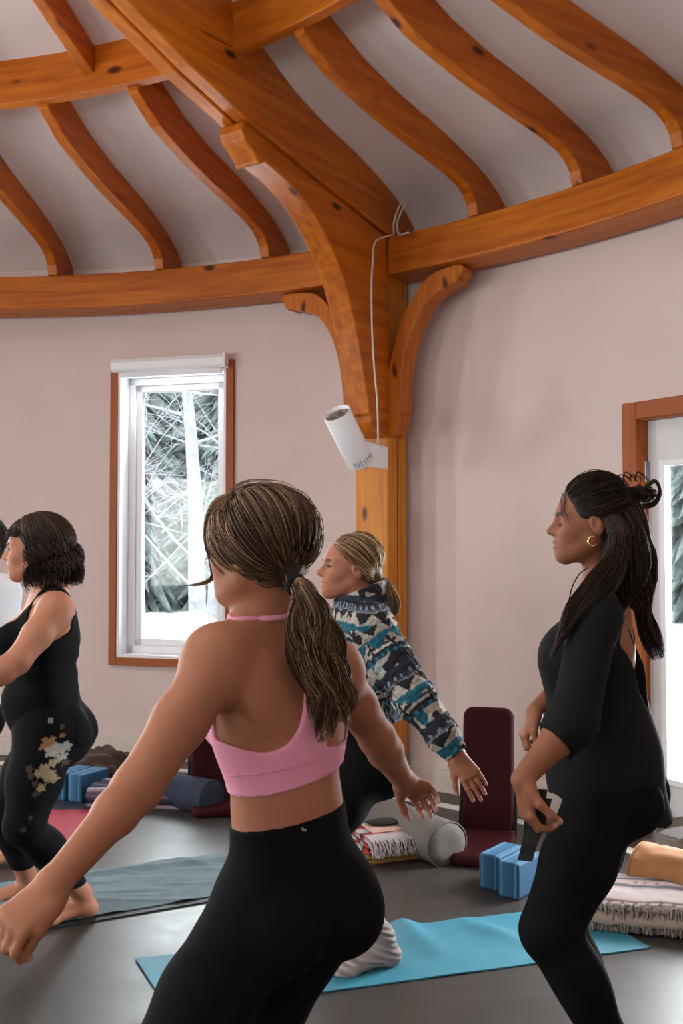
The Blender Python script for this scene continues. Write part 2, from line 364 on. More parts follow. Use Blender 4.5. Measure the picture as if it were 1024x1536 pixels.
# upper tier ring band
def band(a0, a1, label):
    b = MB(); ring_piece(b, 3.34, 3.40, 3.665, 3.945, a0, a1); o = b.build('ring_purlin', 'wood', bevel=.006); tag(o, label, 'beam', None)
band(57.1, 124, 'curved inner ring board at upper left, in front of the lower rafters')
band(-12, 54.7, 'curved inner ring board at the top, right of the main rafter')
def rafter_up(az, label):
    lo = [(.85, 5.0), (3.345, 3.80)]; prof = [(.85, 4.86), (2.0, 4.335), (3.05, 3.875), (3.338, 3.755)] + [(r, ceilz(r)-.001) for r in np.linspace(3.338, .85, 16)]
    b = MB(); extrude_profile(b, prof, az, -.032, .032); o = b.build('upper_rafter', 'wood', bevel=.006); tag(o, label, 'rafter', 'short upper rafters'); return o
rafter_up(69.3, 'straight upper rafter running down into the inner ring board at upper left')
rafter_up(42.5, 'straight upper rafter on the right of the main rafter, mostly above the frame')
rafter_up(82.0, 'upper rafter leftmost above the inner ring board')
# post with three carved braces: each brace is a timber of its own, pegged to the post
def post(az, label):
    root = empty('timber_post', polar(4.84, az)); tag(root, label, 'post')
    a = R(az); ex = Vector((math.cos(a), math.sin(a), 0)); ey = Vector((-math.sin(a), math.cos(a), 0)); c = Vector(polar(4.84, az))
    b = MB(); s = .11; vs = []; gr = []
    for z in (0.0, 2.95, 3.17):
        for (x, y) in ((-s, -s), (s, -s), (s, s), (-s, s)): vs.append(c+ex*x+ey*y+Vector((0, 0, z))); gr.append((z, x+az, y))
    b.add(vs, [(0, 3, 2, 1), (8, 9, 10, 11)]+[(i*4+j, i*4+(j+1) % 4, i*4+4+(j+1) % 4, i*4+4+j) for i in range(2) for j in range(4)], gr)
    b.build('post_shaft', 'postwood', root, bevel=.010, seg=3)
    b = MB(); b.box(c-ey*.1105+ex*(-.005)+Vector((0, 0, 1.1)), (.003, .003, 2.0), a); b.build('drying_check', 'dark', root)
    to_local(root); return root
M['dark'] = mat_noise('black_plastic', (.01, .01, .01, 1), (.02, .02, .02, 1), 40, .5, .1)
post(56.5, 'square pine post in the middle carrying the spotlight and carved braces')
def smooth_path(pts, n=40):
    pts = np.array(pts, float); t = np.r_[0, np.cumsum(np.linalg.norm(np.diff(pts, axis=0), axis=1))]; m = len(pts)
    u = np.linspace(0, t[-1], n); d = np.gradient(pts, t, axis=0); out = []
    for q in u:
        i = min(m-2, max(0, np.searchsorted(t, q)-1)); h = t[i+1]-t[i]; s = (q-t[i])/h
        h00, h10, h01, h11 = 2*s**3-3*s*s+1, s**3-2*s*s+s, -2*s**3+3*s*s, s**3-s*s
        out.append(h00*pts[i]+h10*h*d[i]+h01*pts[i+1]+h11*h*d[i+1])
    return np.array(out)
def big_brace(az):
    inner = smooth_path([(3.60, 3.245), (3.80, 3.20), (4.02, 3.09), (4.22, 2.90), (4.38, 2.62), (4.47, 2.35), (4.525, 2.16)], 28)
    prof = [(3.44, 3.385), (3.43, 3.34), (3.455, 3.30), (3.51, 3.27), (3.545, 3.235), (3.555, 3.215), (3.59, 3.235)] + [tuple(p) for p in inner]
    prof += [(4.525, 2.135), (4.545, 2.13), (4.555, 2.09), (4.60, 2.04), (4.66, 2.02), (4.742, 2.02), (4.742, 3.165)] + [(4.1, 3.265), (3.47, 3.378)]
    b = MB(); extrude_profile(b, prof, az, -.075, .068); o = b.build('knee_brace', 'wood', bevel=.008); tag(o, 'long curved knee brace with carved ends, on the inner side of the post', 'brace')
big_brace(56.0)
def side_brace(az, sgn, span, label):
    a = R(az); er = Vector((math.cos(a), math.sin(a), 0)); et = Vector((-math.sin(a), math.cos(a), 0))*sgn; c = Vector(polar(4.84, az))
    # t measured from post centre, z height : outer curve (towards the room side) and inner curve (towards post / beam)
    lowc = smooth_path([(.205, 2.16), (.215, 2.36), (.245, 2.52), (.30, 2.66), (.38, 2.77), (span-.07, 2.85)], 22)
    upc = smooth_path([(span-.06, 2.947), (.40, 2.915), (.30, 2.82), (.21, 2.68), (.15, 2.50), (.104, 2.32)], 22)
    prof = [tuple(p) for p in lowc] + [(span-.055, 2.842), (span-.03, 2.86), (span-.03, 2.88), (span, 2.905), (span+.005, 2.93), (span-.02, 2.948)] + [tuple(p) for p in upc] + [(.102, 2.03), (.125, 2.02), (.165, 2.04), (.19, 2.09), (.192, 2.15)]
    n = len(prof); vs = []; gr = []
    for s in (-.065, .065):
        for t, z in prof: vs.append(c+et*(t-.012)+er*(s-.045)+Vector((0, 0, z))); gr.append((z+t, t, s+az))
    b = MB(); b.add(vs, [tuple(range(n))[::-1], tuple(range(n, 2*n))]+[(i, (i+1) % n, n+(i+1) % n, n+i) for i in range(n)], gr)
    o = b.build('knee_brace', 'wood', bevel=.007); tag(o, label, 'brace')
side_brace(56.5, -1, .60, 'curved knee brace on the right of the post under the right ring beam')
side_brace(56.5, 1, .66, 'curved knee brace on the left of the post, mostly behind the long brace')

# ------------------------------------------------------------------ spotlight and cables on the post
def cyl_between(mb, p, q, r, n=24): mb.tube([p, q], [r, r], n)
c = P(532, 655, 5.35); top = P(505, 619, 5.18); bot = P(541, 694, 5.36)
root = empty('spotlight', P(566, 690, 5.42), 0, 'white cylindrical spotlight tilted up on the post, fed by a cable', 'lamp')
ax = (Vector(top)-Vector(bot)).normalized()
T = Vector(top); B_ = Vector(bot)
b = MB(); rad = .074
def lathe(mb, o, axis, prof, n=40):
    u = axis.orthogonal().normalized(); w = axis.cross(u); vs = [o+axis*d+(u*math.cos(2*math.pi*k/n)+w*math.sin(2*math.pi*k/n))*r for d, r in prof for k in range(n)]
    m = len(prof); mb.add(vs, [(i*n+k, i*n+(k+1) % n, (i+1)*n+(k+1) % n, (i+1)*n+k) for i in range(m-1) for k in range(n)]+[tuple(range(n))[::-1]])
LL_ = (T-B_).length; lathe(b, B_, ax, [(0, rad-.008), (.003, rad-.002), (.008, rad), (LL_-.002, rad), (LL_, rad-.002), (LL_-.001, rad-.005), (LL_-.07, rad-.008)]); lh = b.build('lamp_housing', 'white', root, bevel=0)
lh.data.polygons.foreach_set('use_smooth', [len(p.vertices) == 4 for p in lh.data.polygons])
M['lens'] = mat_noise('lamp_reflector', (.07, .05, .04, 1), (.34, .28, .25, 1), 26, .25, .3)
b = MB(); lathe(b, B_, -ax*-1, [(LL_-.06, rad-.02), (LL_-.022, rad-.0065), (LL_-.020, rad-.016), (LL_-.036, .024), (LL_-.026, .018), (LL_-.022, .002)], 32); b.build('bulb_face', 'lens', root, smooth=True)
b = MB()
side = Vector((0.15, -1, 0.1)); side = (side-ax*side.dot(ax)).normalized(); ww = ax.cross(side)
for k in range(7):
    an = -.75+k*.25; nrm = (side*math.cos(an)+ww*math.sin(an)); p = B_+ax*.02+nrm*(rad+.0005)
    b.tube([p, p+ax*.028], .0028, 6)
b.build('vent_slots', 'metal', root)
b = MB(); a1 = P(545, 660, 5.30); a2 = P(569, 668, 5.38); a3 = P(569, 702, 5.38); a4 = P(548, 700, 5.33); a5 = P(540, 672, 5.30)
pts = [Vector(a1), Vector(a2), Vector(a3), Vector(a4), Vector(a5)]; off = Vector((.05, .10, 0))
b.add(pts+[p+off for p in pts], [(0, 1, 2, 3, 4), (9, 8, 7, 6, 5)]+[(i, i+5, (i+1) % 5+5, (i+1) % 5) for i in range(5)]); b.build('mounting_arm', 'white', root, bevel=.004)
b = MB(); pv = Vector(P(541, 660, 5.29)); b.tube([pv+Vector((0, .03, 0)), pv], .012, 16); b.build('pivot_screw', 'metal', root)
to_local(root)
M['cable'] = mat_noise('cable_sheath', (.55, .50, .42, 1), (.68, .62, .54, 1), 30, .5, .05)
def cable(pts, r, label):
    pth = smooth_path(pts, 60); b = MB(); b.tube([Vector(p) for p in pth], r, 8); o = b.build('cable', 'cable', smooth=True); tag(o, label, 'cable')
side_ax = np.array([math.sin(R(55.9)), -math.cos(R(55.9)), 0])
cable([P(589, 352, 5.55), P(575, 356, 5.46), P(563, 362, 5.40), P(558, 400, 5.38), P(557, 470, 5.38), P(560, 540, 5.39), P(565, 600, 5.40), P(567, 668, 5.42)], .0055, 'pale cable hanging down the post to the spotlight')
cable([P(605, 298, 5.55), P(596, 315, 5.5), P(590, 335, 5.48), P(590, 350, 5.55)], .006, 'pale cable loop dropping from the ceiling behind the main rafter')
cable([P(609, 303, 5.56), P(601, 318, 5.52), P(595, 336, 5.50), P(597, 350, 5.55), P(612, 349, 5.45)], .006, 'second pale cable beside the first loop, bending onto the right ring beam')

# ------------------------------------------------------------------ outside: snow, trees
sm = MB(); N = 60; vs = []
for i in range(N):
    for j in range(N):
        x = -9+18*i/(N-1); y = 6.9-.0+14*j/(N-1)
        r = math.hypot(x-CX, y-CY)
        z = .25+.30*max(0, min(1, (r-5.6)/2.0)) + .25*mnoise.noise(Vector((x*.6, y*.6, 0))) + .008*(y-7)
        vs.append((x, y, z))
keep = lambda i, j: True
fs = [(i*N+j, (i+1)*N+j, (i+1)*N+j+1, i*N+j+1) for i in range(N-1) for j in range(N-1)]
fs = [f for f in fs if all(math.hypot(vs[k][0]-CX, vs[k][1]-CY) > 5.25 for k in f)]
sm.add(vs, fs); tag(sm.build('snow_ground', 'snow', smooth=True), kind='structure')
sb = MB(); vs = []
for i in range(30):
    for j in range(20):
        x = -3.2+3.0*i/29; y = 7.2+1.6*j/19
        z = .25+.62*math.exp(-((x+1.55)**2/.5+(y-8.0)**2/.35)) + .25*math.exp(-((x+1.0)**2/.08+(y-7.9)**2/.1))
        vs.append((x, y, z))
sb.add(vs, [(i*20+j, (i+1)*20+j, (i+1)*20+j+1, i*20+j+1) for i in range(29) for j in range(19)]); tag(sb.build('snow_drift', 'snow', smooth=True), 'mound of bright snow outside, seen low in the tall window', 'snow')
M['bark'] = mat_noise('frosted_bark', (.36, .37, .38, 1), (.62, .64, .66, 1), 12, .9, .4)
M['conifer'] = mat_noise('snowy_conifer', (.10, .145, .135, 1), (.33, .38, .37, 1), 9, .9, .5)
def bare_tree(base, hgt, rad, seed, label, lean=(0, 0)):
    rg = random.Random(seed); b = MB()
    def branch(p, d, L, r, depth):
        n = 6; pts = [p]; q = p.copy(); dd = d.copy()
        for k in range(n):
            dd = (dd+Vector((rg.uniform(-.18, .18), rg.uniform(-.18, .18), rg.uniform(-.08, .14)))*(.35 if depth == 0 else 1)).normalized(); q = q+dd*(L/n); pts.append(q.copy())
        b.tube(pts, [r*(1-.75*k/n) for k in range(n+1)], 6 if depth < 2 else 4)
        if depth < 3:
            for k in range((15, 6, 4)[depth]):
                i = rg.randint(1, n-1) if depth else rg.uniform(.1, .95)
                pp = pts[i] if depth else pts[int(i*n)].lerp(pts[min(n, int(i*n)+1)], i*n-int(i*n))
                an = rg.uniform(0, 6.28); nd = Vector((math.cos(an), math.sin(an)*.6, rg.uniform(-.1, .9))).normalized()
                branch(pp, nd, L*(.42 if depth == 0 else .6)*rg.uniform(.6, 1), r*(.16 if depth == 0 else .5), depth+1)
    branch(Vector(base), Vector((lean[0], lean[1], 1)).normalized(), hgt, rad, 0)
    o = b.build('bare_tree', 'bark', smooth=True); tag(o, label, 'tree')
bare_tree(P(298, 980, 9.5), 4.2, .10, 3, 'frosted bare tree with a pale trunk seen in the right half of the window')
bare_tree(P(318, 980, 10.2), 4.4, .09, 5, 'second frosted trunk just right of the palest trunk in the window', (.03, 0))
bare_tree(P(215, 980, 10.0), 3.4, .05, 11, 'thin bare tree outside at the left side of the window', (-.05, 0))
def conifer(base, hgt, rad, seed, label):
    rg = random.Random(seed); b = MB(); bx, by, bz = base
    b.tube([Vector(base), Vector((bx, by, bz+hgt))], [.12, .02], 8)
    for k in range(64):
        f = k/64; z = bz-.1+hgt*.95*f; rr = rad*(1-f)*.95+.1
        for j in range(26):
            a = rg.uniform(0, 6.28); L = rr*rg.uniform(.7, 1.1); d = Vector((math.cos(a), math.sin(a), 0)); sd = Vector((-math.sin(a), math.cos(a), 0)); c0 = Vector((bx, by, z+rg.uniform(-.1, .1)))
            wv = .05+.03*rr
            b.add([c0, c0+d*L*.5+sd*wv-Vector((0, 0, L*.12)), c0+d*L-Vector((0, 0, L*.38)), c0+d*L*.5-sd*wv-Vector((0, 0, L*.12)), c0+d*L*.5-Vector((0, 0, L*.02-.05)), c0+d*L*.5-Vector((0, 0, L*.25))],
                  [(0, 1, 4), (1, 2, 4), (2, 3, 4), (3, 0, 4), (0, 5, 1), (1, 5, 2), (2, 5, 3), (3, 5, 0)])
    o = b.build('conifer', 'conifer'); tag(o, label, 'tree', 'evergreens beyond the window')
lab = ['snowy evergreen outside filling the left of the window', 'snowy evergreen outside behind the pale trunks in the window', 'snowy evergreen outside at the right edge of the window', 'snowy evergreen beyond the glass of the right-hand door', 'second snowy evergreen far outside the right-hand door', 'snowy evergreen far back between the other two seen in the window']
for i, (px, Y, hh, rr_) in enumerate(((190, 14, 7, 1.9), (275, 15, 8, 2.0), (345, 14, 7, 1.7), (1060, 12, 6, 1.6), (1150, 13, 7, 1.8), (235, 18, 9, 2.2))):
    q = P(px, 900, Y); conifer((q[0], q[1], .3), hh, rr_, 20+i, lab[i])

# ------------------------------------------------------------------ area lamps added for sky light: unseen added windows, window 1, door, lantern
def area(name, loc, target, sx, sy, power, col=(1, .97, .95)):
    l = bpy.data.lights.new(name, 'AREA'); l.shape = 'RECTANGLE'; l.size = sx; l.size_y = sy; l.energy = power; l.color = col
    o = bpy.data.objects.new(name, l); COL.objects.link(o); o.location = loc
    d = Vector(target)-Vector(loc); o.rotation_euler = d.to_track_quat('-Z', 'Y').to_euler(); return o
for i, s in enumerate(ADDED_WIN):
    mid_az = (s[0]+s[1])/2; wdt = R(s[1]-s[0])*RW-.25
    area('added_daylight', polar(RO+.03, mid_az, 1.63), polar(1, mid_az, 1.45), wdt, 1.7, LIGHT_BACK.get(i, 20), (1, .965, .94))
area('added_daylight', Vector(FR1[0])+FR1[2]*.22+Vector((0, 0, 1.63)), Vector(FR1[0])-FR1[2]*3+Vector((0, 0, 1.2)), .5, 1.7, 26, (.9, .96, 1))
area('added_daylight', Vector(frd[0])+frd[2]*.25+Vector((0, 0, 1.1)), Vector(frd[0])-frd[2]*3+Vector((0, 0, .9)), .6, 1.6, 62, (.97, .98, 1))
area('added_daylight', polar(0, 0, 5.5), polar(.001, 0, 0), 1.1, 1.1, 50, (1, .97, .94))
# ------------------------------------------------------------------ props on the floor
def fabric(name, c, rough=.9, var=.12, b=.35, sc=220):
    M[name] = mat_noise(name, tuple(q*(1-var) for q in c[:3])+(1,), tuple(min(1, q*(1+var)) for q in c[:3])+(1,), 14, rough, b, sc, bdist=.0015)
fabric('mat_teal', (.035, .215, .30), .55, .05, .2, 500)
fabric('mat_under', (.012, .013, .015), .6)
fabric('towel', (.14, .195, .22), .95, .14)
fabric('mat_red', (.36, .018, .042), .6, .08)
fabric('navy', (.020, .027, .055)); fabric('greyfab', (.135, .120, .108), .9, .07)
fabric('maroon', (.034, .0035, .0055), .6, .12, .2); M['maroon'].node_tree.nodes['Principled BSDF'].inputs['Specular IOR Level'].default_value = .12
fabric('tan', (.34, .155, .058), .85, .10, .3, 90)
fabric('cream', (.40, .34, .28), .9, .1, .6, 60); fabric('brownfab', (.060, .036, .026), .95, .3, .6, 40)
fabric('olive', (.08, .07, .035)); fabric('fringe', (.36, .31, .31)); fabric('blackfab', (.008, .008, .009), .85, .2)
fabric('greige', (.22, .19, .165), .85, .15)

def n3(p, s): return mnoise.noise(Vector(p)*s)
def sheet(name, mat, corners, z0, th, parent=None, nx=50, ny=24, wr=0.0, curl=None, ribs=None, z_extra=None):
    """thin soft sheet with real thickness through four floor corners (far-left, far-right, near-right, near-left)"""
    A, B, C_, D = [np.array(c[:2]) for c in corners]; b = MB(); top = []; bot = []
    for i in range(nx+1):
        u = i/nx
        for j in range(ny+1):
            v = j/ny; p = (A*(1-u)+B*u)*(1-v)+(D*(1-u)+C_*u)*v
            z = z0
            if wr: z += wr*(abs(n3((p[0], p[1]*3, 0), 5))+.5*abs(n3((p[0], p[1], 3), 16)))
            if z_extra: z += z_extra(u, v, p)
            top.append((p[0], p[1], z+th)); bot.append((p[0], p[1], max(z0, z) if z_extra else z0))
    K = (nx+1)*(ny+1); ix = lambda i, j: i*(ny+1)+j
    fs = []
    for i in range(nx):
        for j in range(ny):
            fs.append((ix(i, j), ix(i, j+1), ix(i+1, j+1), ix(i+1, j))); fs.append((K+ix(i, j), K+ix(i+1, j), K+ix(i+1, j+1), K+ix(i, j+1)))
    for i in range(nx):
        for j, fl in ((0, 0), (ny, 1)):
            q = (ix(i, j), ix(i+1, j), K+ix(i+1, j), K+ix(i, j)); fs.append(q if not fl else q[::-1])
    for j in range(ny):
        for i, fl in ((0, 1), (nx, 0)):
            q = (ix(i, j), ix(i, j+1), K+ix(i, j+1), K+ix(i, j)); fs.append(q if not fl else q[::-1])
    b.add(top+bot, fs); return b.build(name, mat, parent, smooth=False)
# turquoise mat with a ripple near its far edge
def rip(u, v, p):
    s = .030*math.exp(-((u-.57)**2)/.0011)*max(0, 1-v*1.25)
    s += .016*math.exp(-((u-.71-.08*v)**2)/.0010)*max(0, 1-abs(v-.35)*2.0)
    s += .008*math.exp(-((u-.85)**2)/.0006)*v
    return s + .004*abs(n3((p[0], p[1], 1), 4))
cT = [PF(203, 1440), PF(862, 1360), PF(975, 1423), PF(256, 1521)]
o = sheet('yoga_mat', 'mat_teal', cT, .001, .004, None, 120, 24, 0, z_extra=rip); tag(o, 'rippled turquoise yoga mat under the woman in socks', 'yoga mat')
# grey mat with a blue-grey towel on it
root = empty('yoga_mat', PF(200, 1340), 0, 'dark yoga mat covered by a wrinkled grey-blue towel', 'yoga mat')
q = [PF(-160, 1352), PF(420, 1271), PF(470, 1327), PF(-100, 1425)]
sheet('mat_pad', 'mat_under', q, .001, .005, root, 10, 4); to_local(root)
root = empty('towel', PF(200, 1335), 0, 'wrinkled grey-blue towel spread over the dark yoga mat', 'towel')
q2 = [PF(-160, 1350), PF(415, 1272), PF(455, 1324), PF(-100, 1419)]
def tw(u, v, p): return .012*max(0, n3((p[0]*1.0, p[1]*7, 2), 1.6))+.010*max(0, n3((p[0]*2, p[1]*12, 5), 2.2)) + .016*math.exp(-((v-.16-.05*math.sin(u*9))**2)/.002)
sheet('towel_cloth', 'towel', q2, .0075, .003, root, 110, 40, z_extra=tw); to_local(root)
q = [PF(-250, 1215), PF(165, 1212), PF(128, 1272), PF(-260, 1322)]
o = sheet('yoga_mat', 'mat_red', q, .001, .006, None, 40, 12, 0, z_extra=lambda u, v, p: .003*abs(n3(p.tolist()+[0], 3))); tag(o, 'crimson yoga mat at the left edge behind the woman in the tank top', 'yoga mat')
q = [PF(70, 1199), PF(190, 1196), PF(185, 1216), PF(60, 1217)]
o = sheet('yoga_mat', 'navy', q, .001, .007, None, 10, 6); tag(o, 'small piece of dark navy mat under the left pair of blue blocks', 'yoga mat')

# foam blocks with marbled stripes running along them
def block_mat():
    m = NT('striped_foam'); mp = m.coord('grain', (1, 1, 1)); sx = m.n('ShaderNodeSeparateXYZ'); m.l(mp, 0, sx, 0)
    no = m.noise(m.coord('grain', (3, 1, 1)), 6, 3); ad = m.n('ShaderNodeMath', operation='MULTIPLY_ADD'); ad.inputs[1].default_value = .012
    m.l(no, 0, ad, 0); m.l(sx, 1, ad, 2)
    mu = m.n('ShaderNodeMath', operation='MULTIPLY'); mu.inputs[1].default_value = 9.5; m.l(ad, 0, mu, 0)
    fr = m.n('ShaderNodeMath', operation='FRACT'); m.l(mu, 0, fr, 0)
    r = m.ramp([(0, (.014, .095, .20, 1)), (.30, (.028, .145, .27, 1)), (.34, (.12, .32, .46, 1)), (.40, (.022, .12, .235, 1)), (.70, (.012, .08, .18, 1)), (.74, (.10, .29, .42, 1)), (.80, (.014, .09, .19, 1))])
    m.l(fr, 0, r, 0); m.l(r, 0, m.b, 'Base Color'); z = m.noise(m.coord(), 400, 2); m.bump(z, 0, .3, .001); m.set(Roughness=.75); return m.m
M['foam'] = block_mat()
def block(loc, rz, label, group=None, size=(.21, .094, .142)):
    L, Wd, Hh = size; b = MB()
    # box corners in local coordinates; grain = local, so that stripes run along x
    for v in [0]: b.box((0, 0, Hh/2), size)
    o = b.build('yoga_block', 'foam', bevel=.011, seg=3); o.location = loc; o.rotation_euler = (0, 0, rz); return tag(o, label, 'yoga block', group)
# right pair
b1 = PF(750, 1334); b1 = np.array([b1[0], b1[1], 0])
dx = np.array([math.cos(R(58)), math.sin(R(58)), 0]); dy = np.array([-math.sin(R(58)), math.cos(R(58)), 0])
block(b1+dx*.07+dy*.026, R(52), 'blue striped foam yoga block, left of the two beside the tunic woman')
block(b1+dx*.02-dy*.080, R(52), 'blue striped foam yoga block, right of the two beside the tunic woman')
b2 = PF(112, 1203)
block((b2[0]-.04, b2[1]+.10, .008), R(62), 'blue striped foam yoga block behind the floral leggings, left of two', size=(.225, .1, .15))
block((b2[0]+.06, b2[1]+.06, .008), R(62), 'blue striped foam yoga block behind the floral leggings, right of two', size=(.225, .1, .15))

def bolster(name, mat, c, ax, L, rad, label, cat='bolster', squash=.93, seam=True, wrinkle=.004):
    """stuffed cylinder on the floor: rounded rim, flat end panels, a piping bead"""
    az = ax; root = empty(name, (c[0], c[1], 0), az, label, cat); nl = 48; nr = 48
    prof = [(-L/2, 0), (-L/2-.004, rad*.5), (-L/2+.0, rad*.86), (-L/2+.012, rad*.975)] + [(-L/2+.02+(L-.04)*k/nl, rad) for k in range(nl+1)] + [(L/2-.012, rad*.975), (L/2, rad*.86), (L/2+.004, rad*.5), (L/2, 0)]
    b = MB(); vs = []
    for x, r_ in prof:
        for k in range(nr):
            a = 2*math.pi*k/nr; rr = r_*(1+(wrinkle/rad)*(n3((x*2, math.cos(a)*.4, math.sin(a)*.4), 7)*1.2+n3((x*9, a, c[0]), 2)*.8)) if r_ > 0 else 0
            y = math.cos(a)*rr*1.03; z = math.sin(a)*rr*squash
            z = max(z, -rad*squash*.93); vs.append((x, y, z+rad*squash*.93))
    m = len(prof); b.add(vs, [(i*nr+k, (i+1)*nr+k, (i+1)*nr+(k+1) % nr, i*nr+(k+1) % nr) for i in range(m-1) for k in range(nr)])
    b.build('cushion_body', mat, root, smooth=True)
    if seam:
        for sx in (-1, 1):
            b = MB(); b.tube([(sx*(L/2-.008), math.cos(a)*rad*1.03, max(math.sin(a)*rad*squash, -rad*squash*.93)+rad*squash*.93) for a in [2*math.pi*k/40 for k in range(41)]], .0035, 6, cap=False); b.build('piping', mat, root, smooth=True)
    return root
def bolster2(name, mat, pA, pB, rad, label, **k):
    pA = np.array(pA[:2]); pB = np.array(pB[:2]); d = pB-pA; return bolster(name, mat, (pA+pB)/2, math.atan2(d[1], d[0]), float(np.hypot(*d)), rad, label, **k)
# near end faces the camera-right
def floor_at(px, Y): return np.array([(px-512)/F*Y, Y])
bolster2('bolster', 'greyfab', floor_at(670, 4.42), floor_at(548, 5.0), .105, 'plump grey-beige bolster lying beside the red fringed blanket')
bolster2('bolster', 'navy', floor_at(322, 5.28), floor_at(238, 5.52), .095, 'dark navy bolster against the wall in front of the left maroon chair')
bolster2('bolster', 'tan', floor_at(953, 4.10), floor_at(1135, 3.80), .135, 'ochre tan bolster at the right edge behind the striped blanket', squash=.75, wrinkle=.01)

# legless folding floor chairs
def back_chair(px, Y, rz, label, lean=R(12), hgt=.60, wid=.29):
    c = floor_at(px, Y); root = empty('floor_chair', (c[0], c[1], 0), rz, label, 'floor chair')
    def pad(L, w, th, r=.05):
        b = MB(); pts = []
        for cx_, cy_, a0 in ((w/2-r, L-r, 0), (-w/2+r, L-r, 90), (-w/2+r, .02, 180), (w/2-r, .02, 270)):
            for k in range(7): a = R(a0+15*k); rr = r if cy_ > .1 else .02; pts.append((cx_+math.cos(a)*rr+(0 if cy_ > .1 else math.copysign(r-.02, cx_)), cy_+math.sin(a)*rr))
        n = len(pts); b.add([(x, y, -th/2) for x, y in pts]+[(x, y, th/2) for x, y in pts], [tuple(range(n))[::-1], tuple(range(n, 2*n))]+[(i, (i+1) % n, n+(i+1) % n, n+i) for i in range(n)]); return b
    p = pad(hgt, wid, .05); bk = p.build('back_pad', 'maroon', root, bevel=.02, seg=4); bk.rotation_euler = (R(90)-lean, 0, 0); bk.location = (0, .03, .02)
    p = pad(hgt*.72, wid*1.12, .05); st = p.build('seat_pad', 'maroon', root, bevel=.02, seg=4); st.rotation_euler = (0, 0, math.pi); st.location = (0, 0, .0265)
    b = MB(); b.tube([(-wid/2-.01, 0.02, .03), (wid/2+.01, 0.02, .03)], .022, 12); b.build('hinge_bar', 'maroon', root, smooth=True)
    for s in (-1, 1):
        b = MB(); b.tube([(s*(wid/2+.01), .01+math.sin(lean)*-.0, .02), (s*(wid/2+.008), .10, .28)], .008, 8); b.build('side_strap', 'blackfab', root, smooth=True)
    return root
back_chair(728, 4.80, R(-14), 'tall maroon padded floor chair standing right of the grey bolster', R(7), .60, .245)
back_chair(322, 5.50, R(12), 'maroon padded floor chair behind the navy bolster, half hidden by the pink top', R(8), .44, .24)

# ------------------------------------------------------------------ folded blankets
def folded(name, loc, rz, L, Wd, layers, th, label, colfun, fringe=None, shear=0, frcol='fringe', frn=60, sag=0.0, frl=(.05, .10)):
    """folded woven blanket: one snaking cross-section swept along the fold"""
    root = empty(name, loc, rz, label, 'blanket'); b = MB(); T = []
    # cross-section in (y,z): a serpentine band
    path = []; g = th*1.12
    for k in range(layers):
        z = th/2+k*g; ys = np.linspace(-Wd/2, Wd/2, 26)
        if k % 2: ys = ys[::-1]
        for y in ys: path.append((y, z))
        if k < layers-1:
            s = 1 if k % 2 == 0 else -1
            for q in (1, 2, 3): a = -math.pi/2+math.pi*q/4; path.append((s*(Wd/2+math.cos(a)*g/2), z+g/2+math.sin(a)*g/2))
    path = np.array(path); tan = np.gradient(path, axis=0); tan /= np.linalg.norm(tan, axis=1)[:, None]; nor = np.c_[-tan[:, 1], tan[:, 0]]
    arc = np.r_[0, np.cumsum(np.linalg.norm(np.diff(path, axis=0), axis=1))]
    ring = np.r_[path+nor*th/2, (path-nor*th/2)[::-1]]; arcs = np.r_[arc, arc[::-1]]; n = len(ring); nx = 46; vs = []
    for i in range(nx+1):
        x = -L/2+L*i/nx
        for k in range(n):
            y, z = ring[k]; w = .006*n3((x*1.2, y*1.2, z*6), 5)+.004*n3((x, y, z), 17)
            e = .010*n3((y*3, z*20, i > nx/2), 3)*(abs(i-nx/2)/(nx/2))**6
            z2 = z*(1-sag*(abs(y)/(Wd/2))**3)+w
            vs.append((x+e+shear*y, y+w, max(z2, .001))); T.append(colfun(x, arcs[k], arc[-1], y))
    fs = [(i*n+k, i*n+(k+1) % n, (i+1)*n+(k+1) % n, (i+1)*n+k) for i in range(nx) for k in range(n)]
    h = n//2
    for i in (0, nx):
        for k in range(h-1):
            q = (i*n+k, i*n+k+1, i*n+n-2-k, i*n+n-1-k); fs.append(q if i == 0 else q[::-1])
    b.add(vs, fs); b.build('woven_cloth', M['woven'], root, smooth=True, tint=np.array(T, np.float32))
    if fringe:
        f = MB(); rg = random.Random(5)
        for k in range(frn):
            if fringe == 'x+' or fringe == 'x-':
                s = 1 if fringe == 'x+' else -1; y = rg.uniform(-Wd/2, Wd/2); z = rg.choice(range(layers))*g+th/2; p = Vector((s*L/2+shear*y, y, z)); d = Vector((s, rg.uniform(-.5, .5), 0))
            else:
                s = 1 if fringe == 'y+' else -1; x = rg.uniform(-L/2, L/2); z = rg.choice(range(layers))*g+th/2; p = Vector((x+shear*s*Wd/2, s*Wd/2, z)); d = Vector((rg.uniform(-.5, .5), s, 0))
            ln = rg.uniform(*frl); p = p-d.normalized()*.008; pts = [p]
            for q in range(7):
                t = (q+1)/7; pp = p+d.normalized()*ln*t*(1-.25*t)+Vector((rg.uniform(-.004, .004), rg.uniform(-.004, .004), .010*math.sin(t*3)-z*.95*t*t)); pp.z = max(pp.z, .004); pts.append(pp)
            f.tube(pts, [.0045]*4+[.0035, .003, .0025, .0012], 6)
        o = f.build('fringe', frcol, root, smooth=True); o['kind'] = 'stuff'
    return root
M['woven'] = mat_attr('woven_blanket', .95, 260, .5, .002, .2)
def band_col(bands, period):
    def f(x, a, tot, y):
        t = (a % period)/period
        for lo, hi, c in bands:
            if lo <= t < hi: return c(x, t) if callable(c) else c
        return (.5, .45, .42)
    return f
PINK = (.34, .235, .225); PALE = (.38, .32, .315); CHAR = (.06, .06, .075); DKR = (.05, .03, .03)
